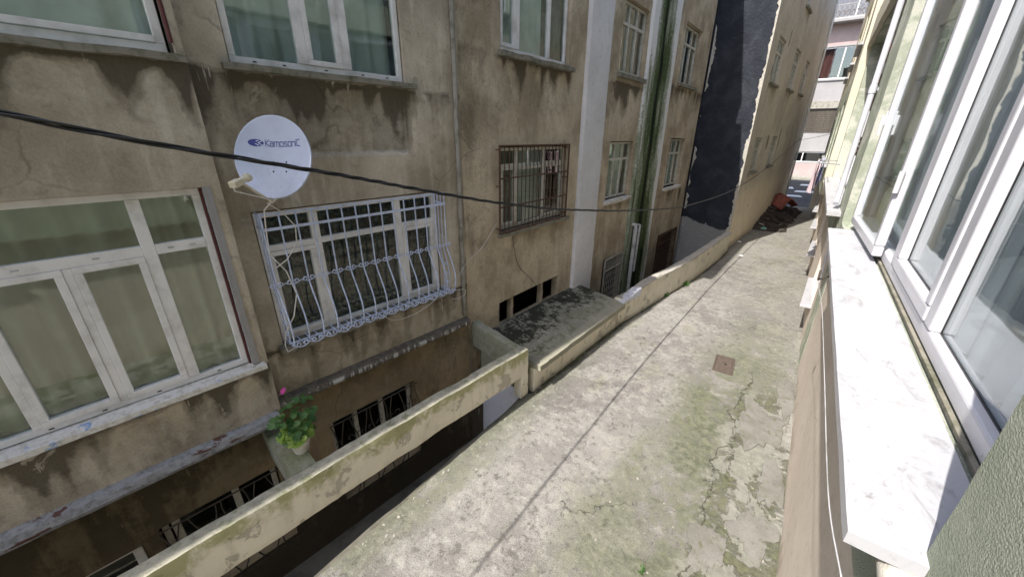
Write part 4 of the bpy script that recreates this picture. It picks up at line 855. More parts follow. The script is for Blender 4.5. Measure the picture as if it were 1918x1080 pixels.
# security gates at basement level
def gate(u0, u1, z0, z1, label, mat, nv=9):
    g = thing('security_gate', label, 'gate', B2.w((u0+u1)/2, .03, z0))
    f_ = MB(); 
    for a, c, e, h in ((u0, u1, z1-.02, z1+.02), (u0, u1, z0-.02, z0+.02), (u0-.02, u0+.02, z0+.02, z1-.02), (u1-.02, u1+.02, z0+.02, z1-.02), (u0+.02, u1-.02, z1-.34, z1-.31)): f_.box(B2, a, c, .02, .05, e, h)
    obj('gate_frame', f_, mat, g)
    for k in range(1, nv*2): u = u0+(u1-u0)*k/(nv*2); mb = MB(); mb.box(B2, u-.006, u+.006, .028, .04, z1-.31, z1-.02); obj('bar', mb, mat, g)
    for k in range(1, nv):
        u = u0+(u1-u0)*k/nv; mb = MB(); z = z1-.34; s = 1; w_ = (u1-u0)/nv*.42
        while z > z0+.2: # Greek key pattern
            mb.box(B2, u-.006, u+.006, .03, .04, z-.2, z); mb.box(B2, min(u, u+s*w_), max(u, u+s*w_), .031, .041, z-.206, z-.194); mb.box(B2, u+s*w_-.006, u+s*w_+.006, .03, .04, z-.194, z-.08); s = -s; z -= .2
        obj('fretwork_bar', mb, mat, g)
    return g
gate(5.06, 6.18, -1.3, .90, 'greyish white fretwork security gate beside the grey downpipe', 'gatepaint')
gate(9.22, 11.1, -1.3, .76, 'rusty brown fretwork gate below the building next to the navy wall', 'rust', 10)
mb = MB(); mb.tube([B2.w(6.60, .02, 1.62), B2.w(6.60, .13, 1.62), B2.w(6.605, .15, 1.56), B2.w(6.62, .15, .6), B2.w(6.64, .15, -1.3)], .055, 12)
dp = thing('downpipe', 'grey plastic downpipe in the mossy corner above the fretwork gate', 'pipe', B2.w(6.62, .15, -1.3)); obj('pipe', mb, 'greypipe', dp, smooth=40)
mb = MB(); mb.tube([B2.w(6.78, .12, 1.6), B2.w(6.78, .2, 1.6), B2.w(6.76, .2, 1.2), B2.w(6.75, .2, .2)], .035, 10); obj('branch_pipe', mb, 'greypipe', dp, smooth=40)
for zz in (1.45, .5): mb = MB(); mb.lathe(B2.w(6.607, .15, zz), [(.056, -.03), (.064, -.03), (.064, .03), (.056, .03)], 14); obj('pipe_collar', mb, 'greypipe', dp, smooth=40)
def wire(pts, r, label, mat='white_cable', cat='cable'):
    # smooth polyline
    P_ = [Vector(p) for p in pts]
    for _ in range(2):
        Q = [P_[0]]
        for a, b in zip(P_, P_[1:]): Q += [a.lerp(b, .25), a.lerp(b, .75)]
        P_ = Q+[P_[-1]]
    mb = MB(); mb.tube(P_, r, 6); return tag(obj('wire', mb, mat, None, smooth=True), label, cat)
wire([B2.w(1.15, .02, 2.34), B2.w(1.2, .03, 2.0), B2.w(1.35, .02, 1.65), B2.w(1.65, .03, 1.42), B2.w(1.88, .02, 1.18), B2.w(2.0, .02, 1.06)], .004, 'thin dark wire drooping below the rusty grille to the vent slot', 'iron_dark')
wire([B1.w(3.7, .2, 1.84), B1.w(3.8, .16, 1.9), B2.w(.0, .03, 2.12), B2.w(.35, .03, 2.24), B2.w(.6, .03, 2.5), B2.w(.72, .03, 2.6)], .005, 'thin pale wire from the lilac grille across to the rusty grille')
wire([B1.w(3.55, .3, 1.86), B1.w(3.8, .25, 1.80), B1.w(3.97, .2, 1.74), B1.w(3.98, .15, 1.62), B1.w(3.86, .1, 1.58), B1.w(3.76, .1, 1.62)], .005, 'white wire end curling at right corner of the lilac grille')

# ================================================================== B3: beige building with navy side wall
B3 = Fr((-1.95, 16.0), 4)
b3 = thing('apartment_building', 'tall beige building with navy painted side wall further up the lane', 'building', B3.w(6.5, 0, 0))
W3 = [(.98, 2.12, 2.74, 3.96), (4.3, 5.5, 2.80, 4.03), (1.02, 2.36, 5.70, 7.12), (4.72, 6.12, 5.82, 7.3), (8.2, 9.4, 5.9, 7.3), (.98, 2.12, 8.5, 9.9), (4.5, 5.6, 8.6, 10)]
def sf3(u, z):
    s = .02+.2*sm(2.2, 4.5, z)+.3*sm(12.2, 13.2, u)*(.5+ns(z, u))
    for h in W3: s += .6*runs(u, z, h[2], .7, h[0])*(1 if h[0]-.15 < u < h[1]+.15 else 0)
    return s+.5*sm(.4, 0, z)+(.9 if ns(u*2.3, z*.9, 5) > .62 else 0)
wall('wall', B3, 'b3', b3, 0, 13.2, -.2, 13.2, holes=W3, step=.16, sf=sf3, dep=.2)
FN = Fr((0, 15.99), 90)
mb = MB(); us = [-3.75+.1*i for i in range(19)]+[-1.945]; 
nz_ = 84
for z in range(nz_+1):
    for u in us: zz = -1.5+z*14.7/nz_; e = 1 if u > -1.95 else 0; mb.vert(FN.w(u, 0 if e else .03*ns(u*2, zz*1.5, 3)+.015*ns(u*7, zz*7, 3), zz))
nn_ = len(us)
for z in range(nz_):
    for i in range(nn_-1): a = z*nn_+i; mb.f.append([a, a+1, a+nn_+1, a+nn_])
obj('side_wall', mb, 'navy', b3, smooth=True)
def ragged(u0, s, z0, z1, wmin, wmax, seed, gap):
    n = 170; rows = []; segs = []
    for i in range(n+1):
        z = z0+(z1-z0)*i/n; wd = wmin+(wmax-wmin)*max(.05, .45+ns(z*1.3, seed)*.8+.6*ns(z*6, seed)+.45*ns(z*17, seed))
        if gap and ns(z*1.1, seed+5)+.5*ns(z*5, seed) < gap:
            if len(rows) > 1: segs.append(rows)
            rows = []; continue
        rows.append((z, wd))
    if len(rows) > 1: segs.append(rows)
    for rows in segs:
        mb = MB(); prev = None
        for k_, (z, wd) in enumerate(rows):
            if gap: wd *= min(1, .15+.5*min(k_, len(rows)-1-k_))
            i0 = [mb.vert(FN.w(u0, .015, z)), mb.vert(FN.w(u0, .05, z)), mb.vert(FN.w(u0+s*wd*.85, .042+.012*ns(z*9, seed), z+.02*ns(z*14, seed))), mb.vert(FN.w(u0+s*wd, .01, z+.02*ns(z*14, seed)))]
            if prev:
                for k in range(3): mb.f.append([prev[k], prev[k+1], i0[k+1], i0[k]])
            prev = i0
        obj('plaster_edge', mb, 'mortar', b3, smooth=40)
ragged(-1.94, -1, .6, 13, .03, .13, 2.5, 0); ragged(-3.66, 1, .5, 11, .0, .11, 8.1, -.05)
mb = MB(); mb.box(B3, 0.02, 13.2, -6, -5.8, -.2, 13.2); mb.box(B3, 13.0, 13.19, -5.8, -.02, -.2, 13.2)
for zz in (-.4, 1.5, 4.6, 7.7): mb.box(B3, .1, 13, -5.8, -.22, zz, zz+.15)
mb.box(B3, .05, .2, -5.8, -.03, 0, 13.2); obj('interior_walls', mb, 'room', b3)
obj('roof', rbox(MB(), B3, -.1, 13.3, -6.1, .3, 13.2, 13.4, .6, .01, .02), 'conc', b3, smooth=40)
for h in W3:
    a, c, e, g = h[0]+.03, h[1]-.03, h[2]+.05, h[3]-.03; mid = (a+c)/2; zt = e+(g-e)*.68
    wn = pvc(b3, B3, (a, c, e, g), -.06, mull=[(mid, .07, e+.05, g-.05)], trans=[(zt, .07, a+.05, mid-.035), (zt, .07, mid+.035, c-.05)], panes=[(a+.05, mid-.035, e+.05, zt-.035), (mid+.035, c-.05, e+.05, zt-.035), (a+.05, mid-.035, zt+.035, g-.05), (mid+.035, c-.05, zt+.035, g-.05)], mat='oldpaint', b=.05, bev=0)
    sill(wn, B3, h[0]-.08, h[1]+.08, -.08, .09, h[2]-.05, h[2]+.03, 'sill_dirty', .01)
mb = MB(); mb.tube([B3.w(13.16, .06, z) for z in (0, 4, 8, 13)], .05, 8); obj('downpipe', mb, 'white_cable', b3, smooth=True)

# ================================================================== B5: building closing the view
B5 = Fr((0, 42.2), 90)
b5 = thing('apartment_building', 'pink and white building with enclosed balconies closing the far end of the lane', 'building', B5.w(0, 0, .8))
H5 = []
for uc in (-6.4, -.55, 5.3):
    H5 += [(uc-1.2, uc+1.3, 2.05, 2.92), (uc-1.25, uc+1.4, 4.35, 6.15), (uc-1.2, uc+1.4, 8.28, 10.5), (uc-1.2, uc+1.4, 12.35, 14.6)]
for nm, m_, z0, z1 in (('base_wall', 'pink', .6, 1.98), ('wall', 'white_wall', 1.98, 6.7), ('wall', 'white_wall', 6.7, 10.6), ('upper_wall', 'pink', 10.6, 16.5)):
    wall(nm, B5, m_, b5, -11, 11, z0, z1, holes=[h for h in H5 if h[2] >= z0-.01 and h[3] <= z1+.01], step=.5, dep=.25)
mb = MB(); mb.box(B5, -11, 11, -4, -3.8, .6, 16.5); mb.box(B5, -11, 11, -3.8, .1, 16.5, 16.7); mb.box(B5, -11.1, -11, -3.8, 0, .6, 16.5); mb.box(B5, 11, 11.1, -3.8, 0, .6, 16.5)
for zz in (3.5, 7.2, 11.4): mb.box(B5, -11, 11, -3.8, -.3, zz, zz+.2)
obj('interior_walls', mb, 'room', b5)
for z0, z1 in ((6.15, 6.72),): obj('shutter_box', rbox(MB(), B5, -10, 10, -.02, .12, 6.2, 6.72, .8, .01, .02), 'conc', b5, smooth=40)
for k, h in enumerate(H5):
    a, c, e, g = h; mid = a+(c-a)*(.62 if k % 4 else .3)
    wn = pvc(b5, B5, (a+.02, c-.02, e+.02, g-.02), -.08, mull=[(mid, .07, e+.1, g-.1)], panes=[(a+.1, mid-.04, e+.1, g-.1), (mid+.04, c-.1, e+.1, g-.1)], b=.08, bev=0)
    if k % 4 == 1:
        for q in range(11): mb = MB(); mb.box(B5, a+.03, c-.03, -.06, -.03, e+.05+q*.16, e+.19+q*.16); obj('shutter_slat', mb, 'iron_dark', wn)
    elif k % 4 == 2: sill(wn, B5, a-.1, c+.1, -.02, .1, e-.1, e, 'white_wall', .01, step=.4)
    elif k % 4 == 3:
        bl = MB(); bl.box(B5, a-.1, c+.1, -.02, .95, 12.0, 12.18); obj('balcony_floor', bl, 'white_wall', b5)
        rl = MB(); rl.tube([B5.w(a-.05, .92, 13.05), B5.w(c+.05, .92, 13.05)], .03, 6); rl.tube([B5.w(a-.05, .92, 12.25), B5.w(c+.05, .92, 12.25)], .03, 6); ro = obj('balcony_rail', rl, 'white_wall', b5)
        for q in range(9):
            u = a+(c-a)*(q+.5)/9; sc_ = MB()
            for s in (0, 1): sc_.tube([B5.w(u+.13*math.cos(t*.7), .92, 12.45+.38*s+.17*math.sin(t*.7)) for t in range(10)], .018, 5)
            obj('rail_ring', sc_, 'white_wall', ro)
curtain('curtain', B5, -1.7, -.7, 8.35, 10.4, -.4, 'c_red', 'dark red drape in the middle window of the far building', .05, .3)
curtain('curtain', B5, -1.7, .8, 12.4, 14.5, -.4, 'c_red', 'brown red drape behind the balcony rail of the far building', .05, .3)
mb = MB(); mb.tube([B5.w(-1.82, .08, z) for z in (.9, 5, 10, 16.4)], .09, 8); obj('downpipe', mb, 'white_cable', b5, smooth=True)

# ================================================================== own building on the right
OW = Fr((.466, 0), 0, flip=True)      # upper wall, u = y, v towards the lane
ob = thing('apartment_building', 'green and peach building at right edge with long marble window sill', 'building', (.7, 4, 0))
YW0, YW1, ZS, ZT = 1.19, 6.66, 2.93, 6.05
holes = [(YW0, YW1, ZS, ZT), (7.95, 13.9, ZS, 6.1), (-5.2, -2.2, ZS, 5.4), (1.2, 3.4, 7.3, 9.0), (4.4, 6.6, 7.3, 9.0), (8, 10.5, 7.3, 9.0), (-4, -1.5, 7.3, 9.0)]
wall('wall', OW, 'green', ob, -12, 14.3, 2.45, 10.4, holes=holes, step=.1, dep=.24, amp=.010)
OL = Fr((.634, 0), 0, flip=True)
wall('ground_floor_wall', OL, 'peach', ob, -12, 29.5, -.1, 2.45, holes=[(9.6, 11.6, .72, 2.0), (14.2, 16.2, .72, 2.0), (19, 21, .72, 2.0), (23.5, 25.5, .72, 2.0)], step=.14, dep=.2, amp=.008, sf=lambda u, z: .7*sm(.35, 0, z)*(.5+ns(u*2, z*4))+.15*max(0, ns(u, z)))
mb = MB(); mb.box(WORLD, -12, 14.28, .48, .9, 2.44, 2.46); obj('overhang_soffit', mb, 'peach', ob)
mb = MB(); mb.box(WORLD, -12, 14.2, 3.0, 3.2, 0, 10.3); mb.box(WORLD, -12.2, -12, .47, 3, 0, 10.3); mb.box(WORLD, 14.2, 14.29, .75, 3, 0, 10.3); mb.box(WORLD, -12, 14.2, .72, 3.0, 6.4, 6.6); mb.box(WORLD, -12, 29.4, .86, 3.0, 2.3, 2.43); mb.box(WORLD, 14.29, 29.4, 3.0, 3.2, 0, 10); mb.box(WORLD, 6.95, 7.05, .72, 3.0, 2.46, 6.4)
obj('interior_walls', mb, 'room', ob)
obj('roof', rbox(MB(), WORLD, -12.2, 14.28, .2, 3.3, 10.4, 10.6, .6, .01, .02), 'conc', ob, smooth=40)
# strip of teal paint on the ground floor wall
mb = MB(); mb.box(OL, 8.0, 8.95, .004, .010, .02, 2.4); obj('paint_band', mb, 'green', ob)
VF = -.195
wo1 = pvc(ob, OW, (YW0+.01, 6.62, 2.965, 6.02), VF, mull=[(2.72, .13, 3.05, 5.95), (4.02, .16, 3.05, 5.95)], panes=[(1.29, 2.655, 3.055, 5.94), (2.785, 3.94, 3.055, 5.94, 1), (4.10, 6.54, 3.055, 5.94)], mat='pvc_own', gl='glass_own', b=.085, dep=.085, sw=.085, bev=.012)
for a, c, e, g in ((1.275, 2.655, 3.05, 5.935), (2.87, 3.855, 3.14, 5.855)):
    q = MB(); vv = VF-.045
    for p in ((a, c, e, e+.008), (a, c, g-.008, g), (a, a+.008, e+.008, g-.008), (c-.008, c, e+.008, g-.008)): q.box(OW, p[0], p[1], vv, vv+.006, p[2], p[3])
    obj('gasket', q, 'cable', wo1)
for yy in (1.7, 2.3, 3.3, 4.3): q = MB(); q.lathe((.466-VF-.0005, yy, 2.995), [(.0, .0015), (.006, .001), (.007, 0)], 8, Vector((-1, 0, 0))); obj('screw_cap', q, 'greypipe', wo1)
sill(wo1, OW, 1.14, 5.97, -.16, .162, 2.905, 2.957, 'marble', .0025, step=.09)
mb = MB(); mb.box(OW, 1.2, 6.6, VF, VF+.018, 2.945, 2.964); obj('mortar_fillet', mb, 'sill_dirty', wo1)
sh = Fr((.466-VF-.0, 4.44), -2.0, flip=True)
q = MB()
for a, c, e, g in ((0, 1.78, 3.01, 3.10), (0, 1.78, 5.85, 5.94), (0, .085, 3.10, 5.85), (1.695, 1.78, 3.10, 5.85)): q.box(sh, a, c, .015, .085, e, g)
osash = obj('open_sash', q, 'pvc_own', wo1, bevel=.014)
q = MB(); q.box(sh, .08, 1.70, .045, .053, 3.09, 5.86); obj('pane', q, 'glass_own', wo1)
for zz in (3.55, 5.2): q = MB(); q.tube([sh.w(-.02, .085, zz), sh.w(-.02, .085, zz+.17)], .020, 10); obj('hinge', q, 'pvc_own', wo1, smooth=40)
q = MB(); q.box(sh, 1.72, 1.755, .085, .10, 4.10, 4.24); q.box(sh, 1.73, 1.748, .10, .125, 4.0, 4.2); obj('sash_handle', q, 'pvc_own', wo1, bevel=.004)
obj('mortar_lumps', rbox(MB(), OW, 1.13, 1.24, -.1, .06, 2.80, 2.90, .03, .02, .03, 9), 'mortar', wo1, smooth=50)
CW = curtain('curtain', OW, 1.25, 3.2, 3.0, 5.95, -.32, 'c_own', 'grey net curtain inside the near window at right edge', .03, .22)
curtain('curtain', OW, 3.4, 6.6, 3.0, 5.95, -.33, 'c_own', 'grey net curtain behind the open sash of the right hand window', .03, .22)
# second window and its sill
wo2 = pvc(ob, OW, (8.0, 13.86, 2.965, 6.07), VF, mull=[(9.9, .12, 3.05, 5.95), (11.8, .12, 3.05, 5.95)], panes=[(8.08, 9.84, 3.05, 5.98), (9.96, 11.74, 3.05, 5.98), (11.86, 13.78, 3.05, 5.98)], mat='pvc_own', gl='glass_own', b=.08, bev=.006)
sill(wo2, OW, 7.24, 14.2, -.16, .165, 2.905, 2.965, 'marble', .004, step=.12)
for a, b, z0, z1 in ((-5.2, -2.2, ZS, 5.4), (1.2, 3.4, 7.3, 9.0), (4.4, 6.6, 7.3, 9.0), (8, 10.5, 7.3, 9.0), (-4, -1.5, 7.3, 9.0)):
    md = (a+b)/2; wn = pvc(ob, OW, (a+.02, b-.02, z0+.03, z1-.02), -.12, mull=[(md, .1, z0+.1, z1-.1)], panes=[(a+.1, md-.05, z0+.1, z1-.1), (md+.05, b-.1, z0+.1, z1-.1)], mat='pvc_own', gl='glass_own', b=.08, bev=0); sill(wn, OW, a-.1, b+.1, -.1, .14, z0-.05, z0+.02, 'marble', .002, step=.3)
# patches where the render fell off the brickwork beside the pipe
for (y0, z0, n_) in ((8.02, 4.35, 7), (7.98, 3.72, 4), (8.1, 5.0, 3)):
    for k in range(n_):
        zz = z0+k*.068; a = y0+.10*ns(k*1.3, y0); c = a+.28+.22*rnd.random(); mb = rbox(MB(), OW, a, c, -.02, .016+.006*rnd.random(), zz, zz+.058, .08, .005, .008, 8); obj('brick', mb, 'brick', ob, smooth=40)
# downpipe
pp = thing('downpipe', 'white plastic downpipe on the green stucco between the two right hand windows', 'pipe', (.40, 7.75, 3.0))
mb = MB(); mb.tube([(.405, 7.78, 10.2), (.405, 7.78, 6), (.405, 7.78, 3.5), (.405, 7.78, 3.28), (.40, 7.72, 3.14), (.39, 7.58, 3.05)], .036, 14); obj('pipe', mb, 'pipe', pp, smooth=40)
for zz in (4.6, 6.4, 8.4): mb = MB(); mb.lathe((.405, 7.78, zz), [(.037, -.05), (.044, -.05), (.044, .05), (.037, .05)], 14); mb.box(OW, 7.77, 7.79, -.01, .012, zz-.02, zz+.02); obj('pipe_collar', mb, 'pipe', pp, smooth=40)
# ground floor windows with white sills and opened panels
for k, (a, b) in enumerate(((9.6, 11.6), (14.2, 16.2), (19, 21), (23.5, 25.5))):
    wn = pvc(ob, OL, (a+.02, b-.02, .76, 1.98), -.08, mull=[((a+b)/2, .08, .84, 1.9)], panes=[(a+.1, (a+b)/2-.04, .84, 1.9), ((a+b)/2+.04, b-.1, .84, 1.9)], mat='pvc_own', b=.08, bev=0)
    mb = MB(); mb.hexa([OL.w(a-.1, -.06, .66), OL.w(a-.1, .20, .66), OL.w(b+.1, .10, .66), OL.w(b+.1, -.06, .66)], [OL.w(a-.1, -.06, .72), OL.w(a-.1, .20, .71), OL.w(b+.1, .10, .71), OL.w(b+.1, -.06, .72)]); obj('sill', mb, 'marble', wn, bevel=.01)
# neighbour with cream and ochre bay
nbr = thing('apartment_building', 'cream and pale green building with projecting bay beyond the laundry on the right', 'building', (1.2, 21, 0))
NF = Fr((.30, 14.3), 0, flip=True)
hN = [(1.2, 3.2, 3.2, 5.0), (5.0, 7.0, 3.2, 5.0), (9.2, 11.2, 3.2, 5.0), (1.2, 3.2, 6.4, 8.2), (5.0, 7.0, 6.4, 8.2), (9.2, 11.2, 6.4, 8.2)]
wall('wall', NF, 'cream', nbr, 0, 15.2, 5.55, 10.4, holes=[h for h in hN if h[2] > 5.5], step=.3, dep=.2); wall('wall', NF, 'green', nbr, 0, 15.2, 2.45, 5.55, holes=[h for h in hN if h[2] < 5.5], step=.3, dep=.2)
NS = Fr((.30, 14.3), 90)
obj('side_wall', rbox(MB(), NS, .002, 2.0, -.1, 0, 2.45, 10.4, .2, .008, .012), 'cream', nbr, smooth=45)
mb = MB(); mb.box(NF, .05, 15.2, -2.6, -.02, 2.44, 2.5); mb.box(NF, 15.15, 15.25, -2.6, -.02, 0, 10.4); mb.box(NF, .1, 15.15, -2.6, -2.4, 2.5, 10.4); mb.box(NF, 0, 15.2, -2.6, .15, 10.4, 10.55); obj('interior_walls', mb, 'cream', nbr)
for h in hN: wn = pvc(nbr, NF, (h[0]+.02, h[1]-.02, h[2]+.02, h[3]-.02), -.08, mull=[((h[0]+h[1])/2, .08, h[2]+.1, h[3]-.1)], panes=[(h[0]+.1, (h[0]+h[1])/2-.04, h[2]+.1, h[3]-.1), ((h[0]+h[1])/2+.04, h[1]-.1, h[2]+.1, h[3]-.1)], b=.08, bev=0); sill(wn, NF, h[0]-.1, h[1]+.1, -.05, .12, h[2]-.06, h[2]+.01, 'marble', .002, step=.4)
# lintel over the second window
obj('lintel', rbox(MB(), OW, 7.9, 14.28, .002, .10, 6.1, 6.75, .3, .008, .015), 'cream', ob, smooth=45)
# laundry on a bracket line
rk = thing('laundry_rack', 'small metal laundry rack fixed outside the far right hand window', 'laundry rack', (.3, 12.8, 3.2))
for xx in (.27, .17, .07): mb = MB(); mb.tube([(xx, 12.0, 3.42), (xx, 13.9, 3.42)], .012, 6); obj('rod', mb, 'galv', rk)
for yy in (12.0, 13.9): mb = MB(); mb.tube([(.47, yy, 3.40), (.05, yy, 3.42)], .014, 6); obj('bracket', mb, 'galv', rk)
def towel(name, x, y0, y1, z1, d1, d2, mat, label):
    mb = MB(); n = 18; pr_ = []
    for k in range(13): t = k/12; pr_.append((x+.022, z1-d1*(1-t)))
    for k in range(1, 6): a = math.pi*k/6; pr_.append((x+.022*math.cos(a), z1+.022*math.sin(a)))
    for k in range(13): t = k/12; pr_.append((x-.022, z1-d2*t))
    for i in range(n+1):
        y = y0+(y1-y0)*i/n
        for k, (xx, zz) in enumerate(pr_): hang = abs(zz-z1); mb.vert((xx+.035*hang*2*math.sin(y*16+k*.02)+.02*hang*ns(y*3, k*.1), y+.02*ns(zz*3, y), zz+.015*ns(y*4, 3)*(hang > .1)))
    m_ = len(pr_)
    for i in range(n):
        for k in range(m_-1): a = i*m_+k; mb.f.append([a, a+1, a+m_+1, a+m_])
    return tag(obj(name, mb, mat, None, smooth=True), label, 'towel')
towel('towel', .07, 12.2, 13.0, 3.425, .62, .75, 'towel_p', 'pink and white striped towel hanging on the laundry rack')
towel('towel', .17, 12.9, 13.8, 3.425, .5, .6, 'towel_b', 'blue and white striped towel hanging on the laundry rack')
# ring and cord under the marble sill
mb = MB(); c_ = Vector((.292, 4.68, 2.70))
mb.tube([c_+Vector((0, .05*math.cos(a*.4), .05*math.sin(a*.4))) for a in range(17)], .008, 6); mb.tube([c_+Vector((0, 0, -.05)), c_+Vector((.08, .02, .0)), (.46, 4.7, 2.78)], .008, 6); tag(obj('iron_ring', mb, 'iron_dark', None, smooth=True), 'dark iron ring fixed below the marble sill on the right', 'ring')
wire([(.292, 4.62, 2.64), (.30, 3.72, 2.75), (.30, 2.82, 2.78), (.298, 2.1, 2.81), (.295, 1.58, 2.83), (.295, 1.29, 2.85), (.31, 1.05, 2.88)], .0023, 'white cord running below the marble sill from the iron ring', 'greypipe')

# ================================================================== overhead cable
cb = thing('power_cable', 'twisted black power cable strung across the whole view above the lane', 'cable', (-2.5, 2, 3.4))
CP = [(-2.70, -3.0, 4.55), (-2.62, -1.2, 4.30), (-2.57, .08, 4.03), (-2.55, .36, 3.95), (-2.53, .82, 3.84), (-2.50, 1.27, 3.74), (-2.47, 1.85, 3.60), (-2.45, 2.26, 3.50), (-2.41, 2.97, 3.34), (-2.35, 4.21, 3.11), (-2.22, 6.63, 2.78), (-2.08, 9.42, 2.52), (-1.82, 14.34, 2.46), (-1.52, 19.97, 2.86), (-1.04, 29.05, 3.9)]
def cat(P_, n):
    out = []
    P_ = [Vector(p) for p in P_]
    for i in range(len(P_)-1):
        p0, p1, p2, p3 = P_[max(i-1, 0)], P_[i], P_[i+1], P_[min(i+2, len(P_)-1)]; k = max(2, int((p2-p1).length/n))
        # monotone enough: blend of linear and Catmull-Rom with chord tangents
        m1 = (p2-p0)*((p2-p1).length/max(1e-6, (p2-p1).length+(p1-p0).length)) if i else (p2-p1); m2 = (p3-p1)*((p2-p1).length/max(1e-6, (p3-p2).length+(p2-p1).length)) if i < len(P_)-2 else (p2-p1)
        for q in range(k):
            t = q/k; t2, t3 = t*t, t*t*t; out.append(p1*(2*t3-3*t2+1)+m1*(t3-2*t2+t)+p2*(-2*t3+3*t2)+m2*(t3-t2))
    out.append(P_[-1]); return out
cpts = cat(CP, .045); Lc = 0; cl = []
for a, b in zip(cpts, cpts[1:]): cl.append(Lc); Lc += (b-a).length
cl.append(Lc)
for s in range(3):
    pts = []
    for i, p in enumerate(cpts):
        t = (cpts[min(i+1, len(cpts)-1)]-cpts[max(i-1, 0)]).normalized(); u_ = t.cross(Vector((0, 0, 1))).normalized(); v_ = u_.cross(t); a = cl[i]*(11 + 1.2*ns(cl[i]*.6, 2))+s*2.094; rr = .0082*(1+.6*ns(cl[i]*1.1, s))
        pts.append(p+u_*rr*math.cos(a)+v_*rr*math.sin(a))
    mb = MB(); mb.tube(pts, .0068, 6); obj('strand', mb, 'cable', cb, smooth=True)
mb = MB(); 
bk = Vector((-1.04, 29.05, 3.9)); mb.tube([bk, B3.w(13.0, .02, 3.95)], .03, 6); obj('wall_hook', mb, 'iron_dark', cb)
wire([(-1.02, 29.0, 3.85), (.4, 35, 4.2), (2.2, 42.1, 5.2)], .012, 'thin black cable from the beige building corner to the far building', 'cable')

# ================================================================== small things on the lane
mh = thing('manhole_cover', 'small rusty rectangular manhole cover set in the concrete lane', 'manhole cover', (-.49, 7.26, .02))
MF = Fr((-.49, 7.27), -4)
mb = MB(); 
for a, c, e, g in ((-.31, .31, -.165, -.135), (-.31, .31, .135, .165), (-.31, -.28, -.135, .135), (.28, .31, -.135, .135)): mb.box(MF, a, c, e, g, -.03, .022)
obj('rim', mb, 'cast', mh, bevel=.003)
mb = MB(); mb.box(MF, -.275, .275, -.13, .13, -.03, .016); pl_ = obj('lid', mb, 'cast', mh)
mb = MB()
for i in range(10):
    for j in range(5): a, b = -.25+i*.0555, -.105+j*.0525; s = .018; mb.box(MF, a-(s if (i+j) % 2 else .006), a+(s if (i+j) % 2 else .006), b-(.006 if (i+j) % 2 else s), b+(.006 if (i+j) % 2 else s), .0155, .021)
obj('tread_pattern', mb, 'cast', pl_)
mb = MB(); mb.box(MF, -.02, .02, .0, .05, .0165, .026); obj('lifting_lug', mb, 'dark', pl_)
# rubble heap, bin and litter
def mound():
    mb = MB(); n = 40
    for i in range(n+1):
        for j in range(n+1):
            y = 20.6+8.0*i/n; t = j/n; wx = .8+.3*ns(y*.6, 2); x0 = B3.w(y-16, 0, 0).x; x = x0+wx*t; hgt = .62*(1-t)**1.1*math.sin(math.pi*i/n)**.7; k = .25*ns(x*4, y*2.2, 1)+.14*ns(x*9, y*7, 2)
            mb.vert((x, y, max(-.02, hgt*(1+k*1.3)+.06*ns(x*14, y*10, 4)*(hgt > .05)-.02)))
    for i in range(n):
        for j in range(n): a = i*(n+1)+j; mb.f.append([a, a+1, a+n+2, a+n+1])
    for k in range(170):
        y = 20.8+7.4*rnd.random(); t = rnd.random()**1.3; x = B3.w(y-16, 0, 0).x+.05+t*1.1; s = .04+.09*rnd.random(); h_ = .55*(1-t)*math.sin(math.pi*(y-20.6)/8); e = rnd.random()*3
        fr_ = Fr((x, y), math.degrees(e)); b_ = [fr_.w(a*s*(1+.4*rnd.random()), b*s*.7, h_-.03) for a, b in ((-1, -1), (1, -1), (1, 1), (-1, 1))]; tt = [p+Vector(((rnd.random()-.5)*s*.6, (rnd.random()-.5)*s*.6, s*(.7+.7*rnd.random()))) for p in b_]; mb.hexa(b_, tt)
    o = obj('rubble_heap', mb, 'rubble'); o['kind'] = 'stuff'; o['label'] = 'dark heap of rubble and soil against the beige building'; o['category'] = 'rubble'; return o
mound()
bn = thing('waste_bin', 'faded red plastic bin tipped over on the dark rubble heap', 'bin', (-1.05, 25.2, .35))
bd = Matrix.Translation((-1.05, 25.0, .78)) @ Matrix.Scale(.72, 4) @ Matrix.Rotation(R_(12), 4, 'Z') @ Matrix.Rotation(R_(28), 4, 'Y') @ Matrix.Rotation(R_(-18), 4, 'X')
def bbox(mb, x0, x1, y0, y1, z0, z1, tp=0):
    mb.hexa([bd @ Vector(p) for p in ((x0+tp, y0+tp, z0), (x1-tp, y0+tp, z0), (x1-tp, y1-tp, z0), (x0+tp, y1-tp, z0))], [bd @ Vector(p) for p in ((x0, y0, z1), (x1, y0, z1), (x1, y1, z1), (x0, y1, z1))])
mb = MB(); bbox(mb, -.42, .42, -.55, .55, -.5, .42, .06); obj('body', mb, 'redbin', bn, bevel=.03)
mb = MB(); bbox(mb, -.47, .47, -.60, .60, .38, .45); obj('rim', mb, 'redbin', bn, bevel=.012)
for yy in (-.35, 0, .35): mb = MB(); bbox(mb, -.46, -.41, yy-.03, yy+.03, -.42, .38); obj('rib', mb, 'redbin', bn); 
for xx in (-.2, .2): mb = MB(); bbox(mb, xx-.03, xx+.03, -.585, -.53, -.42, .38); obj('rib', mb, 'redbin', bn)
mb = MB(); mb.hexa([bd @ Vector(p) for p in ((.47, -.58, .44), (.47, .58, .44), (1.05, .5, .30), (1.05, -.5, .30))], [bd @ Vector(p) for p in ((.47, -.58, .48), (.47, .58, .48), (1.05, .5, .34), (1.05, -.5, .34))]); obj('lid', mb, 'redbin', bn, bevel=.01)
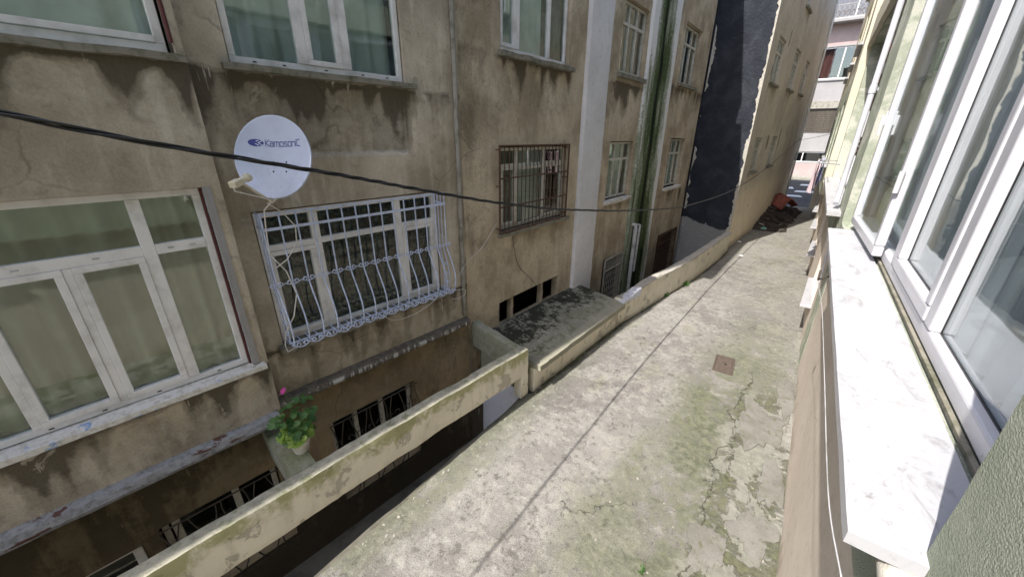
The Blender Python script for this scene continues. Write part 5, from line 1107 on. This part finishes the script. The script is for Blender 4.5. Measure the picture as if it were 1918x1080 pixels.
def crumple(name, c, s, mat, label, seed):
    mb = MB(); n = 9; rings = []
    for i in range(n+1):
        a = math.pi*i/n; ring = []
        for j in range(14):
            b = 2*math.pi*j/14; p = Vector((math.sin(a)*math.cos(b), math.sin(a)*math.sin(b)*1.2, math.cos(a)*.55)); r = 1+.55*ns(p.x*2.2+seed, p.y*2.2, p.z*2.2)+.35*ns(p.x*6, p.y*6+seed, p.z*6); ring.append(mb.vert(Vector(c)+Vector((p.x*r, p.y*r, max(-.1, p.z*r)))*s))
        rings.append(ring)
    for a, b in zip(rings, rings[1:]):
        for j in range(14): k = (j+1) % 14; mb.f.append([a[j], a[k], b[k], b[j]])
    return tag(obj(name, mb, mat), label, 'litter')
crumple('plastic_bag', (-1.42, 21.4, .10), .19, 'litter_w', 'crumpled white plastic bag at the near foot of the rubble heap', 1.2)
crumple('plastic_bag', (-1.20, 20.9, .06), .11, 'litter_g', 'teal scrap of plastic beside the crumpled white bag', 4.2)
crumple('plastic_bag', (-1.05, 21.7, .07), .13, 'litter_w', 'small white plastic scrap right of the crumpled bag', 7.7)
crumple('paper_scrap', (-1.72, 17.6, .03), .07, 'litter_w', 'tiny white scrap at the foot of the beige wall', 9.4)
crumple('paper_scrap', (-1.35, 15.4, .03), .06, 'litter_w', 'tiny white scrap on the lane in front of the beige building', 3.4)
for k, (x, y, z, s, lab) in enumerate(((-2.16, 11.2, .0, .10, 'small green weed at the foot of the curving low wall'), (-2.36, 10.0, .0, .07, 'tiny green weed in the gutter of the low wall'), (-.43, 2.72, 0, .028, 'little green weed growing from a crack at bottom centre of the lane'))):
    mb = MB()
    for i in range(46):
        a = rnd.random()*6.28; r = rnd.random(); b_ = Vector((x+s*1.1*(rnd.random()-.5), y+s*2.5*(rnd.random()-.5), z)); d = Vector((math.cos(a)*.7, math.sin(a)*.7, .5+rnd.random())).normalized()*s*(.5+r); wv = Vector((-math.sin(a), math.cos(a), 0))*s*.16
        mb.f.append([mb.vert(b_-wv*.3), mb.vert(b_+wv*.3), mb.vert(b_+d*.6+wv), mb.vert(b_+d), mb.vert(b_+d*.6-wv)])
    o = tag(obj('weed', mb, 'leaf'), lab, 'weed')

# grit, leaf scraps and chips lying on the lane
mb = MB()
for k in range(520):
    y = 1.2+13*rnd.random()**1.4; q = rnd.random(); x = (xl(y)+.05+.3*rnd.random()**2) if q < .35 else (.62-.5*rnd.random()**1.6) if q < .7 else xl(y)+(.6-xl(y))*rnd.random(); r = .004+.011*rnd.random()**2; z0 = .012*ns(x*.8, y*.6, 4)+.005*ns(x*4, y*4, 2)
    f_ = Fr((x, y), rnd.random()*180); b_ = [f_.w(a*r*(.7+.6*rnd.random()), c*r*(.6+.5*rnd.random()), z0-.004) for a, c in ((-1, -1), (1, -1), (1.2, .6), (-.8, 1))]; mb.hexa(b_, [p+Vector((0, 0, .004+r*.9*rnd.random())) for p in b_])
o = obj('grit', mb, 'conc'); o['kind'] = 'stuff'; o['label'] = 'loose grit and chips scattered on the concrete lane'; o['category'] = 'grit'
